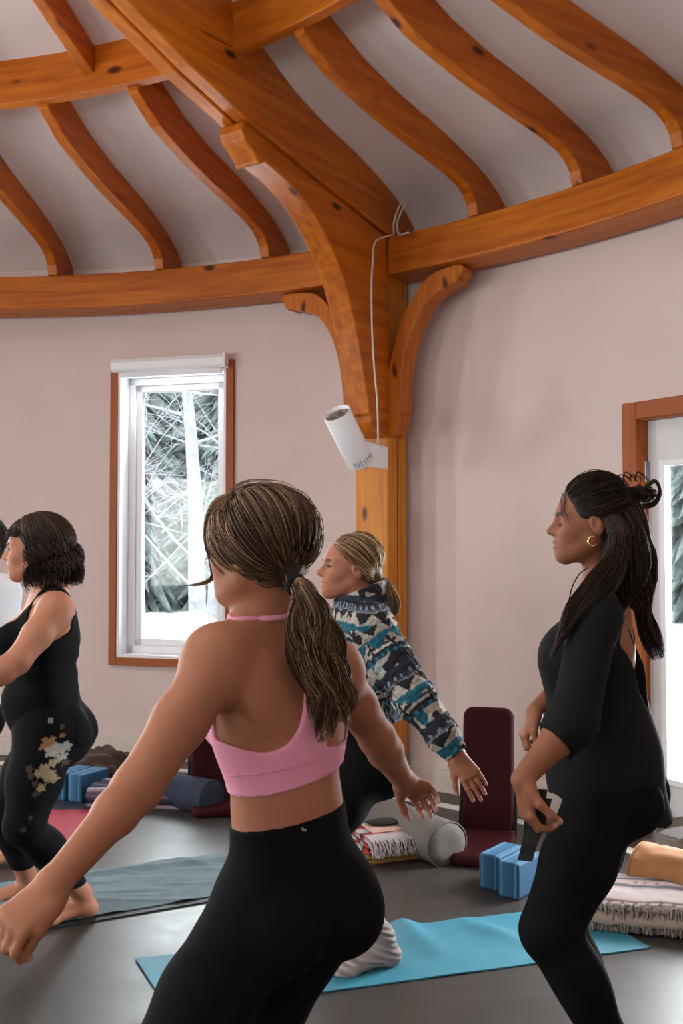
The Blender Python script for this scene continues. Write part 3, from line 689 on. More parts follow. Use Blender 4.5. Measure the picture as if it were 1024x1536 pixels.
diam = lambda x, t: DKR if (abs(((x*22) % 1)-.5) < .22) else PINK
# striped pastel blanket (stripes run along x, vary across y) with pale fringe on the near side
def f_pastel(x, a, tot, y):
    t = y/.40+.5
    bands = [(0, .03, PALE), (.03, .055, DKR), (.055, .10, diam), (.10, .125, DKR), (.125, .16, PINK), (.16, .40, PALE), (.40, .43, CHAR), (.43, .46, PINK), (.46, .53, CHAR), (.53, .66, lambda x, t: DKR if abs(((x*26) % 1)-.5) < .16+.08*math.sin(t*90) and .565 < t < .63 else PINK), (.66, .75, CHAR), (.75, .80, PALE), (.80, .815, CHAR), (.815, 2, PALE)]
    if t < 0: return (.30, .24, .2)
    for lo, hi, c in bands:
        if lo <= t < hi: return c(x, t) if callable(c) else c
    return PALE
q = PF(975, 1372); folded('folded_blanket', (q[0]+.0, q[1]-.02, .007), R(-14), .52, .40, 4, .024, 'pastel striped woven blanket folded in front of the tan bolster', f_pastel, 'y-', frn=150, frcol='greige', sag=.15, frl=(.02, .05))
RED = (.36, .020, .018); WHT = (.36, .31, .31); BLK = (.012, .012, .014)
def f_red(x, a, tot, y):
    t = (x+.2)/.4
    for lo, hi, c in ((-1, .07, BLK), (.07, .13, RED), (.13, .17, BLK), (.17, .22, WHT), (.22, .25, BLK), (.25, .78, WHT), (.78, .84, BLK), (.84, .95, RED)):
        if lo <= t < hi: return c
    return WHT
def f_red2(x, a, tot, y):
    t = (a % .23)/.23
    return RED if t < .22 else BLK if t < .3 else WHT if t < .62 else RED if t < .74 else BLK if t < .80 else WHT
q = PF(592, 1290); rb = folded('folded_blanket', (q[0]-.03, q[1]+.09, .045), R(24), .30, .24, 3, .022, 'white blanket with red and black stripes, fringed, under the tablet by the grey bolster', f_red2, 'y-', frn=120, frl=(.06, .12))
f = folded('folded_blanket', (q[0]-.04, q[1]+.09, 0), R(24), .30, .25, 2, .018, 'ochre folded blanket at the bottom of the stack beside the grey bolster', lambda *a: (.40, .22, .06), None)
q = PF(150, 1207)
def f_navy(x, a, tot, y):
    t = (a % .21)/.21; return (.35, .30, .36) if t < .16 else (.02, .022, .05) if t < .6 else (.12, .09, .14) if t < .7 else (.02, .022, .05)
folded('folded_blanket', (q[0]+.22, q[1]+.03, 0), R(-4), .54, .24, 4, .024, 'navy and pale striped folded blanket with a white fringe, beside the left blue blocks', f_navy, 'x+', frn=70, frl=(.06, .12))
q = PF(163, 1213); 
folded('folded_blanket', (q[0]+.03, q[1]+.03, .0), R(5), .16, .07, 1, .022, 'small tan folded cloth on the floor in front of the navy blanket', lambda *a: (.40, .20, .09), None)
# pale sheepskin heap beside the bolster
def heap(name, mat, c, sx, sy, sz, seed, label, cat, rz=0, rough=.35, sc=7):
    root = None; b = MB(); vs = []; nu, nv = 56, 28
    for j in range(nv+1):
        ph = math.pi/2*j/nv
        for i in range(nu):
            th = 2*math.pi*i/nu; d = Vector((math.cos(th)*math.cos(ph), math.sin(th)*math.cos(ph), math.sin(ph)))
            r = 1+rough*(abs(n3(d+Vector((seed, 0, 0)), sc*.35))*1.4-.3)+.12*abs(n3(d+Vector((0, seed, 0)), sc))
            r += .03*math.sin(ph*5+th*3+seed)*math.cos(ph)
            vs.append((d.x*sx*r, d.y*sy*r, max(0.0, d.z*sz*r)))
    b.add(vs, [(j*nu+i, j*nu+(i+1) % nu, (j+1)*nu+(i+1) % nu, (j+1)*nu+i) for j in range(nv) for i in range(nu)]+[tuple(range(nu))[::-1]])
    o = b.build(name, mat, smooth=True, sub=1); o.location = (c[0], c[1], c[2] if len(c) > 2 else 0); o.rotation_euler = (0, 0, rz); return tag(o, label, cat)
q = PF(556, 1262); heap('folded_throw', 'cream', (q[0]-.03, q[1]+.27, 0), .16, .13, .17, 3, 'cream throw piled behind the red striped blanket', 'throw')
q = PF(150, 1190); heap('crumpled_throw', 'brownfab', (q[0]-.02, q[1]+.12, 0), .26, .15, .22, 8, 'crumpled dark brown throw behind the left blue blocks', 'throw', 0, .35, 5)
q = PF(200, 1192); heap('shoulder_bag', 'olive', (q[0]+.05, q[1]+.16, 0), .10, .08, .20, 14, 'small dark olive bag at the foot of the wall beside the brown throw', 'bag', 0, .2, 4)
q = PF(1012, 1282); heap('scarf', 'greige', (q[0]+.06, q[1]-.03, 0), .10, .10, .06, 21, 'grey-white scarf on the floor at the right edge, below the strap', 'scarf')
b = MB(); cc = Vector((q[0]+.0, q[1]-.03, .07))
lp = [cc+Vector((math.cos(t)*.085+.02*math.sin(2*t), math.sin(t)*.06, .035+.04*math.sin(t+.7))) for t in np.linspace(0, 6.6, 50)]; 
for i in range(49):
    p0, p1 = lp[i], lp[i+1]; u = Vector((0, 0, .022))
    b.add([p0-u, p1-u, p1+u, p0+u, p0-u+Vector((0, .003, 0)), p1-u+Vector((0, .003, 0)), p1+u+Vector((0, .003, 0)), p0+u+Vector((0, .003, 0))], [(0, 1, 2, 3), (7, 6, 5, 4), (0, 4, 5, 1), (3, 2, 6, 7)])
tag(b.build('yoga_strap', 'greige', smooth=False), 'coiled greige yoga strap on the floor at the right edge', 'strap')
# tablet and eye mask lying on the red striped blanket
M['rose'] = mat_noise('rose_case', (.55, .36, .29, 1), (.60, .40, .33, 1), 20, .35, .02)
top = Vector(rb.location)+Vector((0, 0, .072))
root = empty('tablet', top, R(20), 'rose coloured tablet lying on the red striped blanket', 'tablet')
b = MB(); b.box((0, 0, .006), (.20, .14, .008)); b.build('tablet_case', 'rose', root, bevel=.004); b = MB(); b.box((0, 0, .0112), (.18, .12, .002)); b.build('tablet_back', 'rose', root, bevel=.001)
root = empty('eye_mask', top+Vector((-.015, .02, .0125)), R(12), 'black oval eye pillow on top of the rose tablet', 'eye pillow')
b = MB(); vs = []; nu = 36
for j in range(9):
    ph = -math.pi/2+math.pi*j/8
    for i in range(nu): th = 2*math.pi*i/nu; vs.append((math.cos(th)*math.cos(ph)*.085, math.sin(th)*math.cos(ph)*.045, .012+math.sin(ph)*.012))
b.add(vs, [(j*nu+i, j*nu+(i+1) % nu, (j+1)*nu+(i+1) % nu, (j+1)*nu+i) for j in range(8) for i in range(nu)]); b.build('padded_oval', 'blackfab', root, smooth=True)
b = MB(); b.tube([(math.cos(t)*.086, math.sin(t)*.046, .012) for t in np.linspace(0, 6.283, 40)], .002, 6, cap=False); b.build('binding', 'blackfab', root, smooth=True)
# ------------------------------------------------------------------ soft-body modeller: smooth unions of tapered limbs and ellipsoids -> one continuous skin
def V3(*a): return np.array(a, float)
def unit(v): v = np.array(v, float); return v/np.linalg.norm(v)
class Prim:
    __slots__ = ('fn', 'c', 'r', 'k', 'op')
    def __init__(s, fn, c, r, k, op='u'): s.fn = fn; s.c = np.array(c, float); s.r = r; s.k = k; s.op = op
def cap(a, b, ra, rb, k=.025, op='u'):
    a = np.array(a, float); b = np.array(b, float); ab = b-a; L2 = float(ab@ab)+1e-12
    def fn(p):
        q = p-a; t = np.clip(q@ab/L2, 0, 1); o = q-t[..., None]*ab
        return np.sqrt((o*o).sum(-1))-(ra+(rb-ra)*t)
    return Prim(fn, (a+b)/2, math.sqrt(L2)/2+max(ra, rb), k, op)
def ell(c, r, B=None, k=.025, op='u'):
    c = np.array(c, float); r = np.array(r, float); B = np.eye(3) if B is None else np.array(B, float)
    def fn(p):
        q = (p-c)@B.T; k0 = np.sqrt(((q/r)**2).sum(-1)); k1 = np.sqrt(((q/r**2)**2).sum(-1))+1e-9
        return k0*(k0-1)/k1
    return Prim(fn, c, float(r.max()), k, op)
def ecap(a, b, wa, wb, side, k=.03, op='u'):
    """tapered limb with an elliptical section: wa=(half width along side, half depth) at a, wb at b"""
    a = np.array(a, float); b = np.array(b, float); ab = b-a; L = np.linalg.norm(ab); ax = ab/L; s = np.array(side, float); s = unit(s-ax*(s@ax)); n = np.cross(ax, s)
    wa = np.array(wa, float); wb = np.array(wb, float)
    def fn(p):
        q = p-a; t = np.clip(q@ax/L, 0, 1); o = q-(t*L)[..., None]*ax
        w = wa[0]+(wb[0]-wa[0])*t; d = wa[1]+(wb[1]-wa[1])*t; m = np.minimum(w, d)
        x = o@s; y = o@n; z = o@ax; k0 = np.sqrt((x/w)**2+(y/d)**2+(z/m)**2); k1 = np.sqrt((x/w**2)**2+(y/d**2)**2+(z/m**2)**2)+1e-9
        return k0*(k0-1)/k1
    return Prim(fn, (a+b)/2, L/2+float(max(wa.max(), wb.max())), k, op)
def chain(pts, rads, k=.02): return [cap(pts[i], pts[i+1], rads[i], rads[i+1], k) for i in range(len(pts)-1)]

def sdf_mesh(prims, h=.004, off=0.0, region=None, bump=None, B=10, bounds=None):
    """naive surface nets on block-sparse samples; off grows the shape; region(p)->d intersects it"""
    uni = [p for p in prims if p.op == 'u']
    lo = np.min([p.c-p.r for p in uni], 0)-.03-off; hi = np.max([p.c+p.r for p in uni], 0)+.03+off
    if bounds is not None: lo = np.maximum(lo, bounds[0]); hi = np.minimum(hi, bounds[1])
    nb = np.ceil((hi-lo)/(h*B)).astype(int)+1
    bi = np.stack(np.meshgrid(*[np.arange(k) for k in nb], indexing='ij'), -1).reshape(-1, 3); bc = lo+(bi+.5)*h*B; hd = h*B*.5*1.7321
    D = np.full(len(bc), 1e3); dist = np.zeros((len(prims), len(bc)), np.float32)
    for i, p in enumerate(prims):
        d = np.linalg.norm(bc-p.c, axis=1)-p.r; near = d < .25; dd = d.copy()
        if near.any(): dd[near] = p.fn(bc[near])
        dist[i] = dd
        if p.op == 'u': D = np.minimum(D, dd)
    act = np.abs(D-off) < hd*1.5+.03
    ai = np.where(act)[0]; nP = B+1
    g = np.stack(np.meshgrid(*[np.arange(nP)]*3, indexing='ij'), -1).reshape(-1, 3)*h
    pts = (lo+bi[ai]*h*B)[:, None, :]+g[None]; val = np.full(pts.shape[:2], 1e2)
    for i, p in enumerate(prims):
        if p.op == 'u': rel = np.where(dist[i][ai]-hd*1.3 < D[ai]+hd*1.3+p.k)[0]
        else: rel = np.where(dist[i][ai] < hd*1.3+p.k)[0]
        if not len(rel): continue
        d = p.fn(pts[rel]); v = val[rel]; k = p.k
        if p.op == 'u':
            hh = np.maximum(k-np.abs(v-d), 0)/k; val[rel] = np.minimum(v, d)-hh*hh*k*.25
        else:
            d = -d; hh = np.maximum(k-np.abs(v-d), 0)/k; val[rel] = np.maximum(v, d)+hh*hh*k*.25
    val -= off
    if bump is not None: val -= bump(pts)
    if region is not None: val = np.maximum(val, region(pts))
    # dense sign volume
    N = nb*B+1; G = np.full(N, .05, np.float32)
    inside = np.where((D-off < 0) & ~act)[0]
    for q in bi[inside]*B: G[q[0]:q[0]+nP, q[1]:q[1]+nP, q[2]:q[2]+nP] = -.05
    if region is not None and len(inside):
        pc = (lo+bi[inside]*h*B)[:, None, :]+g[None]; rv = region(pc)
        for q, r_ in zip(bi[inside]*B, rv): G[q[0]:q[0]+nP, q[1]:q[1]+nP, q[2]:q[2]+nP] = np.maximum(-.05, r_.reshape(nP, nP, nP))
    for q, v in zip(bi[ai]*B, val): G[q[0]:q[0]+nP, q[1]:q[1]+nP, q[2]:q[2]+nP] = v.reshape(nP, nP, nP)
    S = G < 0
    c = [S[i:i+N[0]-1, j:j+N[1]-1, k:k+N[2]-1] for i in (0, 1) for j in (0, 1) for k in (0, 1)]
    anyc = c[0].copy(); allc = c[0].copy()
    for q in c[1:]: anyc |= q; allc &= q
    cell = anyc & ~allc; idx = np.argwhere(cell); vid = np.full(cell.shape, -1, np.int32); vid[cell] = np.arange(len(idx))
    corner = np.array([(i, j, k) for i in (0, 1) for j in (0, 1) for k in (0, 1)]); cv = np.stack([G[idx[:, 0]+i, idx[:, 1]+j, idx[:, 2]+k] for i, j, k in corner], 1)
    acc = np.zeros((len(idx), 3)); cnt = np.zeros(len(idx))
    for a in range(8):
        for b_ in range(a+1, 8):
            if np.abs(corner[a]-corner[b_]).sum() != 1: continue
            m = (cv[:, a] < 0) != (cv[:, b_] < 0); t = cv[m, a]/(cv[m, a]-cv[m, b_]); acc[m] += corner[a]+t[:, None]*(corner[b_]-corner[a]); cnt[m] += 1
    verts = lo+(idx+acc/cnt[:, None])*h
    faces = []
    for ax in range(3):
        sl0 = [slice(None)]*3; sl1 = [slice(None)]*3; sl0[ax] = slice(0, -1); sl1[ax] = slice(1, None)
        s0 = S[tuple(sl0)]; s1 = S[tuple(sl1)]; e = np.argwhere(s0 != s1); u, w = [(1, 2), (2, 0), (0, 1)][ax]
        ok = (e[:, u] > 0) & (e[:, w] > 0) & (e[:, u] < N[u]-1) & (e[:, w] < N[w]-1); e = e[ok]; sg = s0[tuple(e.T)]
        q = []
        for du, dw in ((-1, -1), (0, -1), (0, 0), (-1, 0)):
            f = e.copy(); f[:, u] += du; f[:, w] += dw; q.append(vid[tuple(f.T)])
        q = np.stack(q, 1); q[~sg] = q[~sg][:, ::-1]; faces.append(q)
    faces = np.concatenate(faces); faces = faces[(faces >= 0).all(1)]
    return verts, faces
def np_mesh(name, verts, faces, mat, parent=None, tint=None, smooth_it=1, smooth=True, extra=None):
    verts = np.asarray(verts, float)
    for _ in range(smooth_it):   # gentle relaxation takes the voxel steps out
        acc = np.zeros_like(verts); cnt = np.zeros(len(verts)); k = faces.shape[1]
        for i in range(k):
            a, b_ = faces[:, i], faces[:, (i+1) % k]; np.add.at(acc, a, verts[b_]); np.add.at(acc, b_, verts[a]); np.add.at(cnt, a, 1); np.add.at(cnt, b_, 1)
        verts = verts*.45+.55*acc/np.maximum(cnt, 1)[:, None]
    me = bpy.data.meshes.new(name); nv, nf = len(verts), len(faces); k = faces.shape[1]
    me.vertices.add(nv); me.vertices.foreach_set('co', verts.astype(np.float32).ravel()); me.loops.add(nf*k); me.loops.foreach_set('vertex_index', faces.astype(np.int32).ravel())
    me.polygons.add(nf); me.polygons.foreach_set('loop_start', np.arange(nf, dtype=np.int32)*k); me.update(calc_edges=True); me.validate()
    me.polygons.foreach_set('use_smooth', [smooth]*len(me.polygons))
    if tint is not None:
        T = np.ones((nv, 4), np.float32); T[:, :3] = tint(verts) if callable(tint) else tint
        me.attributes.new('tint', 'FLOAT_COLOR', 'POINT').data.foreach_set('color', T.ravel())
    o = bpy.data.objects.new(name, me); COL.objects.link(o); me.materials.append(M[mat] if isinstance(mat, str) else mat)
    if parent: o.parent = parent; o.matrix_parent_inverse = Matrix.Translation(parent.location).inverted()
    return o
def part(name, prims, mat, parent, h=.004, **kw):
    tint = kw.pop('tint', None); sm = kw.pop('smooth_it', 2); v, f = sdf_mesh(prims, h, **kw)
    return np_mesh(name, v, f, mat, parent, tint, sm)

def tubes(paths, rads, ncol, n=3):
    """many hair locks -> one mesh; paths (S,K,3), rads (S,K) ; colours (S,K,3)"""
    paths = np.asarray(paths, float); S_, K, _ = paths.shape; T = np.gradient(paths, axis=1); T /= np.linalg.norm(T, axis=2, keepdims=True)+1e-9
    ref = np.where(np.abs(T[..., 2:3]) < .9, V3(0, 0, 1), V3(1, 0, 0)); A = np.cross(T, ref); A /= np.linalg.norm(A, axis=2, keepdims=True)+1e-9; Bv = np.cross(T, A)
    ang = np.arange(n)*2*math.pi/n; ring = paths[:, :, None, :]+(A[:, :, None, :]*np.cos(ang)[None, None, :, None]+Bv[:, :, None, :]*np.sin(ang)[None, None, :, None])*rads[:, :, None, None]
    v = ring.reshape(-1, 3); base = (np.arange(S_)[:, None]*K+np.arange(K-1)[None])*n; f = []
    for j in range(n):
        a = base+j; b_ = base+(j+1) % n; f.append(np.stack([a, b_, b_+n, a+n], -1).reshape(-1, 4))
    col = np.repeat(ncol.reshape(S_*K, 3), n, axis=0); return v, np.concatenate(f), col

# ------------------------------------------------------------------ anatomy
def frame(f, up=(0, 0, 1)):
    """rows forward, left, up"""
    f = unit(f); l = unit(np.cross(up, f)); u = np.cross(f, l); return np.array([f, l, u])
def head_prims(c, Fm, s=1.0, ears=(1, -1)):
    c = np.array(c, float); W_ = lambda x, y, z: c+(x*Fm[0]+y*Fm[1]+z*Fm[2])*s
    E = lambda x, y, z, r, k=.02, op='u', B=None: ell(W_(x, y, z), np.array(r)*s, Fm if B is None else B, k*s, op)
    C_ = lambda a, b_, ra, rb, k=.015, op='u': cap(W_(*a), W_(*b_), ra*s, rb*s, k*s, op)
    P_ = [E(-.012, 0, .033, (.095, .074, .085)), E(.018, 0, .0, (.070, .062, .085), .03), E(.034, 0, -.035, (.052, .050, .066), .03)]
    for sg in (1, -1):
        P_ += [C_((.0, sg*.050, -.050), (.064, sg*.014, -.090), .017, .015, .03), E(.055, sg*.037, -.018, (.024, .020, .022), .025),
               C_((.080, sg*.012, .026), (.066, sg*.046, .024), .009, .008, .018)]
    P_ += [E(.075, 0, -.088, (.017, .020, .016), .02), E(.070, 0, -.054, (.020, .027, .028), .03)]
    for sg in (1, -1): P_.append(E(.094, sg*.030, .004, (.016, .019, .012), .014, 's'))
    for sg in (1, -1): P_.append(E(.066, sg*.031, .003, (.016, .0175, .0135), .005))
    P_ += [C_((.083, 0, .018), (.107, 0, -.018), .0065, .0095, .012), E(.104, 0, -.022, (.012, .009, .009), .008)]
    for sg in (1, -1): P_.append(E(.094, sg*.011, -.025, (.010, .0075, .0075), .008))
    P_ += [E(.0925, 0, -.0500, (.0105, .021, .0062), .007), E(.0905, 0, -.0620, (.0105, .018, .0072), .007), E(.105, 0, -.0560, (.012, .025, .0017), .003, 's')]
    for sg in ears:
        P_ += [E(-.008, sg*.0800, -.004, (.0185, .0085, .031), .008, B=frame(Fm[0]*1.0-Fm[2]*.25+0*Fm[1], Fm[2])), E(-.003, sg*.0890, .001, (.010, .0065, .019), .004, 's')]
    return P_
def hand_prims(wr, d, n, s, curl=(.3, .35, .4, .45), spread=.06, sc=1.0, thumb=.6, tcurl=.35):
    """wr wrist, d towards fingers, n out of the palm, s towards the thumb"""
    d = unit(d); n = unit(np.array(n, float)-d*np.dot(n, d)); s_ = np.cross(d, n); s = s_*(1 if np.dot(s_, s) > 0 else -1)
    wr = np.array(wr, float); P_ = [ecap(wr+d*.010*sc, wr+d*.082*sc, (.027*sc, .019*sc), (.037*sc, .0135*sc), s, .02), ell(wr+(d*.035+s*.026+n*.008)*sc, V3(.030, .016, .015)*sc, np.array([d, s, n]), .015)]
    tips = []
    for i, (off, L, r) in enumerate(((.030, .074, .0086), (.0105, .082, .0088), (-.009, .076, .0084), (-.0275, .060, .0075))):
        a = wr+(d*(.087-.004*abs(i-1.3))+s*off)*sc; fd = unit(d+s*(1.3-i)*spread*1.3); p = a; an = 0
        for j, (fr, cj) in enumerate(((.44, .7), (.31, 1.1), (.25, .8))):
            an += curl[i]*cj; v = fd*math.cos(an)+n*math.sin(an); q = p+v*L*fr*sc
            P_.append(cap(p, q, r*(1-.07*j)*sc, r*(1-.07*(j+1))*sc, .0045 if j else .007)); p = q
        tips.append((p, v, r*sc))
    p = wr+(d*.022+s*.027+n*.004)*sc; td = unit(d*(1-thumb*.5)+s*thumb+n*.25)
    for j, (L, ra, rb) in enumerate(((.042, .0125, .0105), (.033, .0105, .0095), (.026, .0095, .008))):
        v = unit(td+n*tcurl*j*.6-s*tcurl*j*.5); q = p+v*L*sc; P_.append(cap(p, q, ra*sc, rb*sc, .008)); p = q
    tips.append((p, v, .0085*sc)); return P_, tips
def foot_prims(an, dr, toes=True, side=1, k=.02, tilt=0):
    """an ankle point, dr horizontal direction of the toes"""
    an = np.array(an, float); dr = unit(V3(dr[0], dr[1], 0)); lt = V3(-dr[1], dr[0], 0); z = lambda h: V3(0, 0, h-an[2])
    P_ = [cap(an, an+z(.045)-dr*.018, .034, .034, .02), ell(an-dr*.032+z(.032), (.034, .030, .032), np.array([dr, lt, (0, 0, 1)]), .02),
          ecap(an+z(.045)+dr*.01, an+dr*.115+z(.024), (.032, .032), (.043, .020), lt, .025), ell(an+dr*.118+z(.022), (.030, .046, .020), np.array([dr, lt, (0, 0, 1)]), .02)]
    if toes:
        for i, (o, L, r) in enumerate(((.030, .052, .0135), (.010, .052, .0095), (-.006, .047, .009), (-.021, .040, .0085), (-.034, .030, .008))):
            a = an+dr*.130+lt*o*side+z(.018); b_ = a+dr*L*.75+V3(0, 0, -.005); P_.append(cap(a, b_, r, r*.92, .006))
    else: P_.append(ell(an+dr*.150+z(.020), (.034, .040, .018), np.array([dr, lt, (0, 0, 1)]), .02))
    return P_
def leg_prims(hip, knee, ankle, th=.082, kn=.052, ca=.052, ak=.034, back=None):
    hip, knee, ankle = map(lambda q: np.array(q, float), (hip, knee, ankle)); back = unit(back)
    m = hip*.5+knee*.5; sh = knee-ankle
    return [cap(hip, m, th, (th*.56+kn*.5), .04), cap(m, knee, (th*.56+kn*.5), kn, .03), cap(knee, ankle, kn*.94, ak, .02), ell(ankle+sh*.68+back*.020, (ca*.92, ca, .11), frame(np.cross(unit(np.cross(sh, back)), unit(sh)), unit(sh)), .03),
            ell(knee-back*.012, (.045, .043, .05), None, .02)]
def arm_prims(sh, el, wr, r=(.047, .040, .034, .040, .024), k=.02, flat=None):
    sh, el, wr = map(lambda q: np.array(q, float), (sh, el, wr)); m = sh*.5+el*.5; f1 = el*.72+wr*.28
    return [cap(sh, m, r[0], r[1], .03), cap(m, el, r[1], r[2], .02), cap(el, f1, r[2], r[3]*.98, .02), cap(f1, wr, r[3]*.95, r[4], .02)]
def torso_prims(pel, chest, neck, Fp, Fc, shL, shR, w=1.0, bust=.05, butt=.092, waist=.112, belly=0.0):
    """pel pelvis centre, chest ribcage centre, neck base of neck; Fp, Fc frames (rows forward,left,up)"""
    pel, chest, neck, shL, shR = map(lambda q: np.array(q, float), (pel, chest, neck, shL, shR)); P_ = []
    wst = pel*.55+chest*.45+V3(0, 0, 0)
    P_.append(ell(pel, (.098*w, .145*w, .105), Fp, .04)); P_.append(ecap(pel, wst, (.130*w, .092*w), (waist, .080*w), Fp[1], .05)); P_.append(ecap(wst, chest, (waist, .080*w), (.132*w, .096*w), Fc[1], .05))
    P_.append(ell(chest+Fc[2]*.03, (.098*w, .140*w, .150), Fc, .05))
    for sg in (1, -1): P_.append(ell(pel-Fp[0]*.062+Fp[1]*sg*.066-Fp[2]*.050, (butt, butt*.96, butt*1.02), Fp, .035))
    if belly: P_.append(ell(pel+Fp[0]*.06+Fp[2]*.07, (.075+belly, .115, .10), Fp, .05))
    top = neck-Fc[2]*.035
    for sh in (shL, shR):
        P_.append(cap(top+(sh-top)*.15, sh, .050, .045, .05)); P_.append(ecap(chest+Fc[2]*.10-Fc[0]*.03, sh-Fc[0]*.012-Fc[2]*.03, (.05, .035), (.040, .035), Fc[2], .05))
        P_.append(cap(neck+Fc[2]*.02, sh+(neck-sh)*.25+Fc[2]*.012, .036, .034, .045))
        P_.append(cap(chest+(sh-chest)*.35+Fc[0]*.06, sh+Fc[0]*.01-Fc[2]*.02, .045, .038, .05))
    if bust:
        for sg in (1, -1): P_.append(ell(chest+Fc[0]*.088*w+Fc[1]*sg*.067+Fc[2]*.015, (bust, bust*1.12, bust*1.1), Fc, .03))
    return P_
def frame2(f, up): u = unit(up); l = unit(np.cross(u, f)); return np.array([np.cross(l, u), l, u])
def skin_mat():
    m = NT('skin'); a = m.n('ShaderNodeAttribute'); a.attribute_name = 'tint'; mp = m.coord(); x = m.noise(mp, 9, 4, .6); mr = m.n('ShaderNodeMapRange'); mr.inputs[3].default_value = .90; mr.inputs[4].default_value = 1.10
    hs = m.n('ShaderNodeHueSaturation'); m.l(x, 0, mr, 0); m.l(mr, 0, hs, 'Value'); m.l(a, 'Color', hs, 'Color'); m.l(hs, 0, m.b, 'Base Color')
    z = m.noise(mp, 350, 2); m.bump(z, 0, .12, .001); m.set(Roughness=.60); m.b.inputs['Specular IOR Level'].default_value = .3; m.b.inputs['Subsurface Weight'].default_value = .12; m.b.inputs['Subsurface Scale'].default_value = .01
    m.b.inputs['Subsurface Radius'].default_value = (1, .35, .2); return m.m
M['skin'] = skin_mat()
def hair_mat():
    m = NT('hair_strands'); a = m.n('ShaderNodeAttribute'); a.attribute_name = 'tint'; m.l(a, 'Color', m.b, 'Base Color'); m.set(Roughness=.5); m.b.inputs['Specular IOR Level'].default_value = .22; return m.m
M['hair'] = hair_mat()
M['jersey'] = mat_noise('black_jersey', (.0028, .0028, .0031, 1), (.0045, .0045, .005, 1), 20, .9, .15, 400, bdist=.001); M['jersey'].node_tree.nodes['Principled BSDF'].inputs['Specular IOR Level'].default_value = .12
M['pinktop'] = mat_noise('pink_jersey', (.66, .25, .36, 1), (.70, .28, .39, 1), 12, .8, .15, 500, bdist=.001)
M['gold'] = mat_noise('gold', (.8, .55, .25, 1), (.9, .65, .3, 1), 30, .25, .02, Metallic=1.0)
M['eyewhite'] = mat_noise('eye_white', (.55, .5, .48, 1), (.6, .56, .53, 1), 30, .3, 0)
M['tintcloth'] = mat_attr('printed_cloth', .9, 300, .25, .0015, .12); M['tintcloth'].node_tree.nodes['Principled BSDF'].inputs['Specular IOR Level'].default_value = .12
M['fleece'] = mat_attr('patterned_fleece', 1.0, 90, .8, .006, .22)

def skin_tint(base, head=None, Fm=None, lip=(.42, .13, .11), s=1.0, tips=()):
    base = np.array(base)
    def f(v):
        T = np.tile(base, (len(v), 1))
        if head is not None:
            q = (v-head)@Fm.T/s
            L = ((q[:, 0]-.092)/.014)**2+(q[:, 1]/.021)**2+((q[:, 2]+.056)/.0105)**2; w = np.clip(1.7-L, 0, 1)[:, None]*.9; T = T*(1-w)+np.array(lip)*w
            for sg in (1, -1):
                C_ = ((q[:, 0]-.07)/.03)**2+((q[:, 1]-sg*.045)/.02)**2+((q[:, 2]+.025)/.02)**2; w = np.clip(1.2-C_, 0, 1)[:, None]*.35; T = T*(1-w)+base*np.array([1.05, .72, .68])*w
                Ey = ((q[:, 0]-.083)/.03)**2+((q[:, 1]-sg*.031)/.0115)**2+((q[:, 2]-.003)/.0042)**2; w = np.clip((1.15-Ey)*3, 0, 1)[:, None]*.6; T = T*(1-w)+np.array((.10, .05, .03))*w
        for (p, dv, r) in tips:
            w = np.clip((.016-np.linalg.norm(v-p, axis=1))/.006, 0, 1)[:, None]*.35; T = T*(1-w)+np.array((.72, .48, .42))*w
        return T
    return f
def face_details(parent, head, Fm, s, browcol, closed=False, sides=(1, -1)):
    W_ = lambda x, y, z: head+(x*Fm[0]+y*Fm[1]+z*Fm[2])*s
    for sg in sides:
        b = MB(); b.tube([W_(.0905, sg*.013, .0225), W_(.0895, sg*.026, .0275), W_(.0815, sg*.040, .0265), W_(.069, sg*.050, .020)], [.0032*s, .0050*s, .0042*s, .0016*s], 8); b.build('eyebrow', browcol, parent, smooth=True)
        e = W_(.0665, sg*.0310, .003); B_ = np.array([Fm[0], Fm[1], Fm[2]]); b = MB(); vs = []; nu = 18
        for jj in range(9):
            ph = -math.pi/2+math.pi*jj/8
            for ii in range(nu): th = 2*math.pi*ii/nu; l = np.array([math.cos(th)*math.cos(ph)*.0162, math.sin(th)*math.cos(ph)*.0178, math.sin(ph)*.0048])*s; vs.append(e+l@Fm)
        if not closed:
            b.add(vs, [(jj*nu+ii, jj*nu+(ii+1) % nu, (jj+1)*nu+(ii+1) % nu, (jj+1)*nu+ii) for jj in range(8) for ii in range(nu)]); eb = b.build('eye', 'eyewhite', parent, smooth=True)
            b = MB(); c = e+(Fm[0]*.0125+Fm[1]*sg*.002)*s; b.tube([c-Fm[0]*.004*s, c+Fm[0]*.0048*s], [.0052*s, .0046*s], 14); b.build('iris', 'brow', parent, smooth=True)
        z0 = .0072 if not closed else -.003
        b = MB(); b.tube([W_(.0830, sg*.0165, z0-.003), W_(.0872, sg*.0245, z0+.001), W_(.0860, sg*.034, z0+.0012), W_(.0785, sg*.0445, z0-.001), W_(.0755, sg*.0495, z0-.002)], [.0012*s, .0024*s, .0028*s, .0025*s, .0012*s], 6); b.build('eyelashes', browcol, parent, smooth=True)
M['brow'] = mat_noise('brow_hair', (.03, .018, .012, 1), (.05, .03, .02, 1), 60, .6, .1)
M['browlight'] = mat_noise('brow_hair_light', (.045, .026, .015, 1), (.07, .042, .025, 1), 60, .6, .1)
def fixparent(root):
    bpy.context.view_layer.update()
    for o in root.children:
        if o.type == 'MESH': o.matrix_parent_inverse = Matrix.Translation(root.location).inverted()
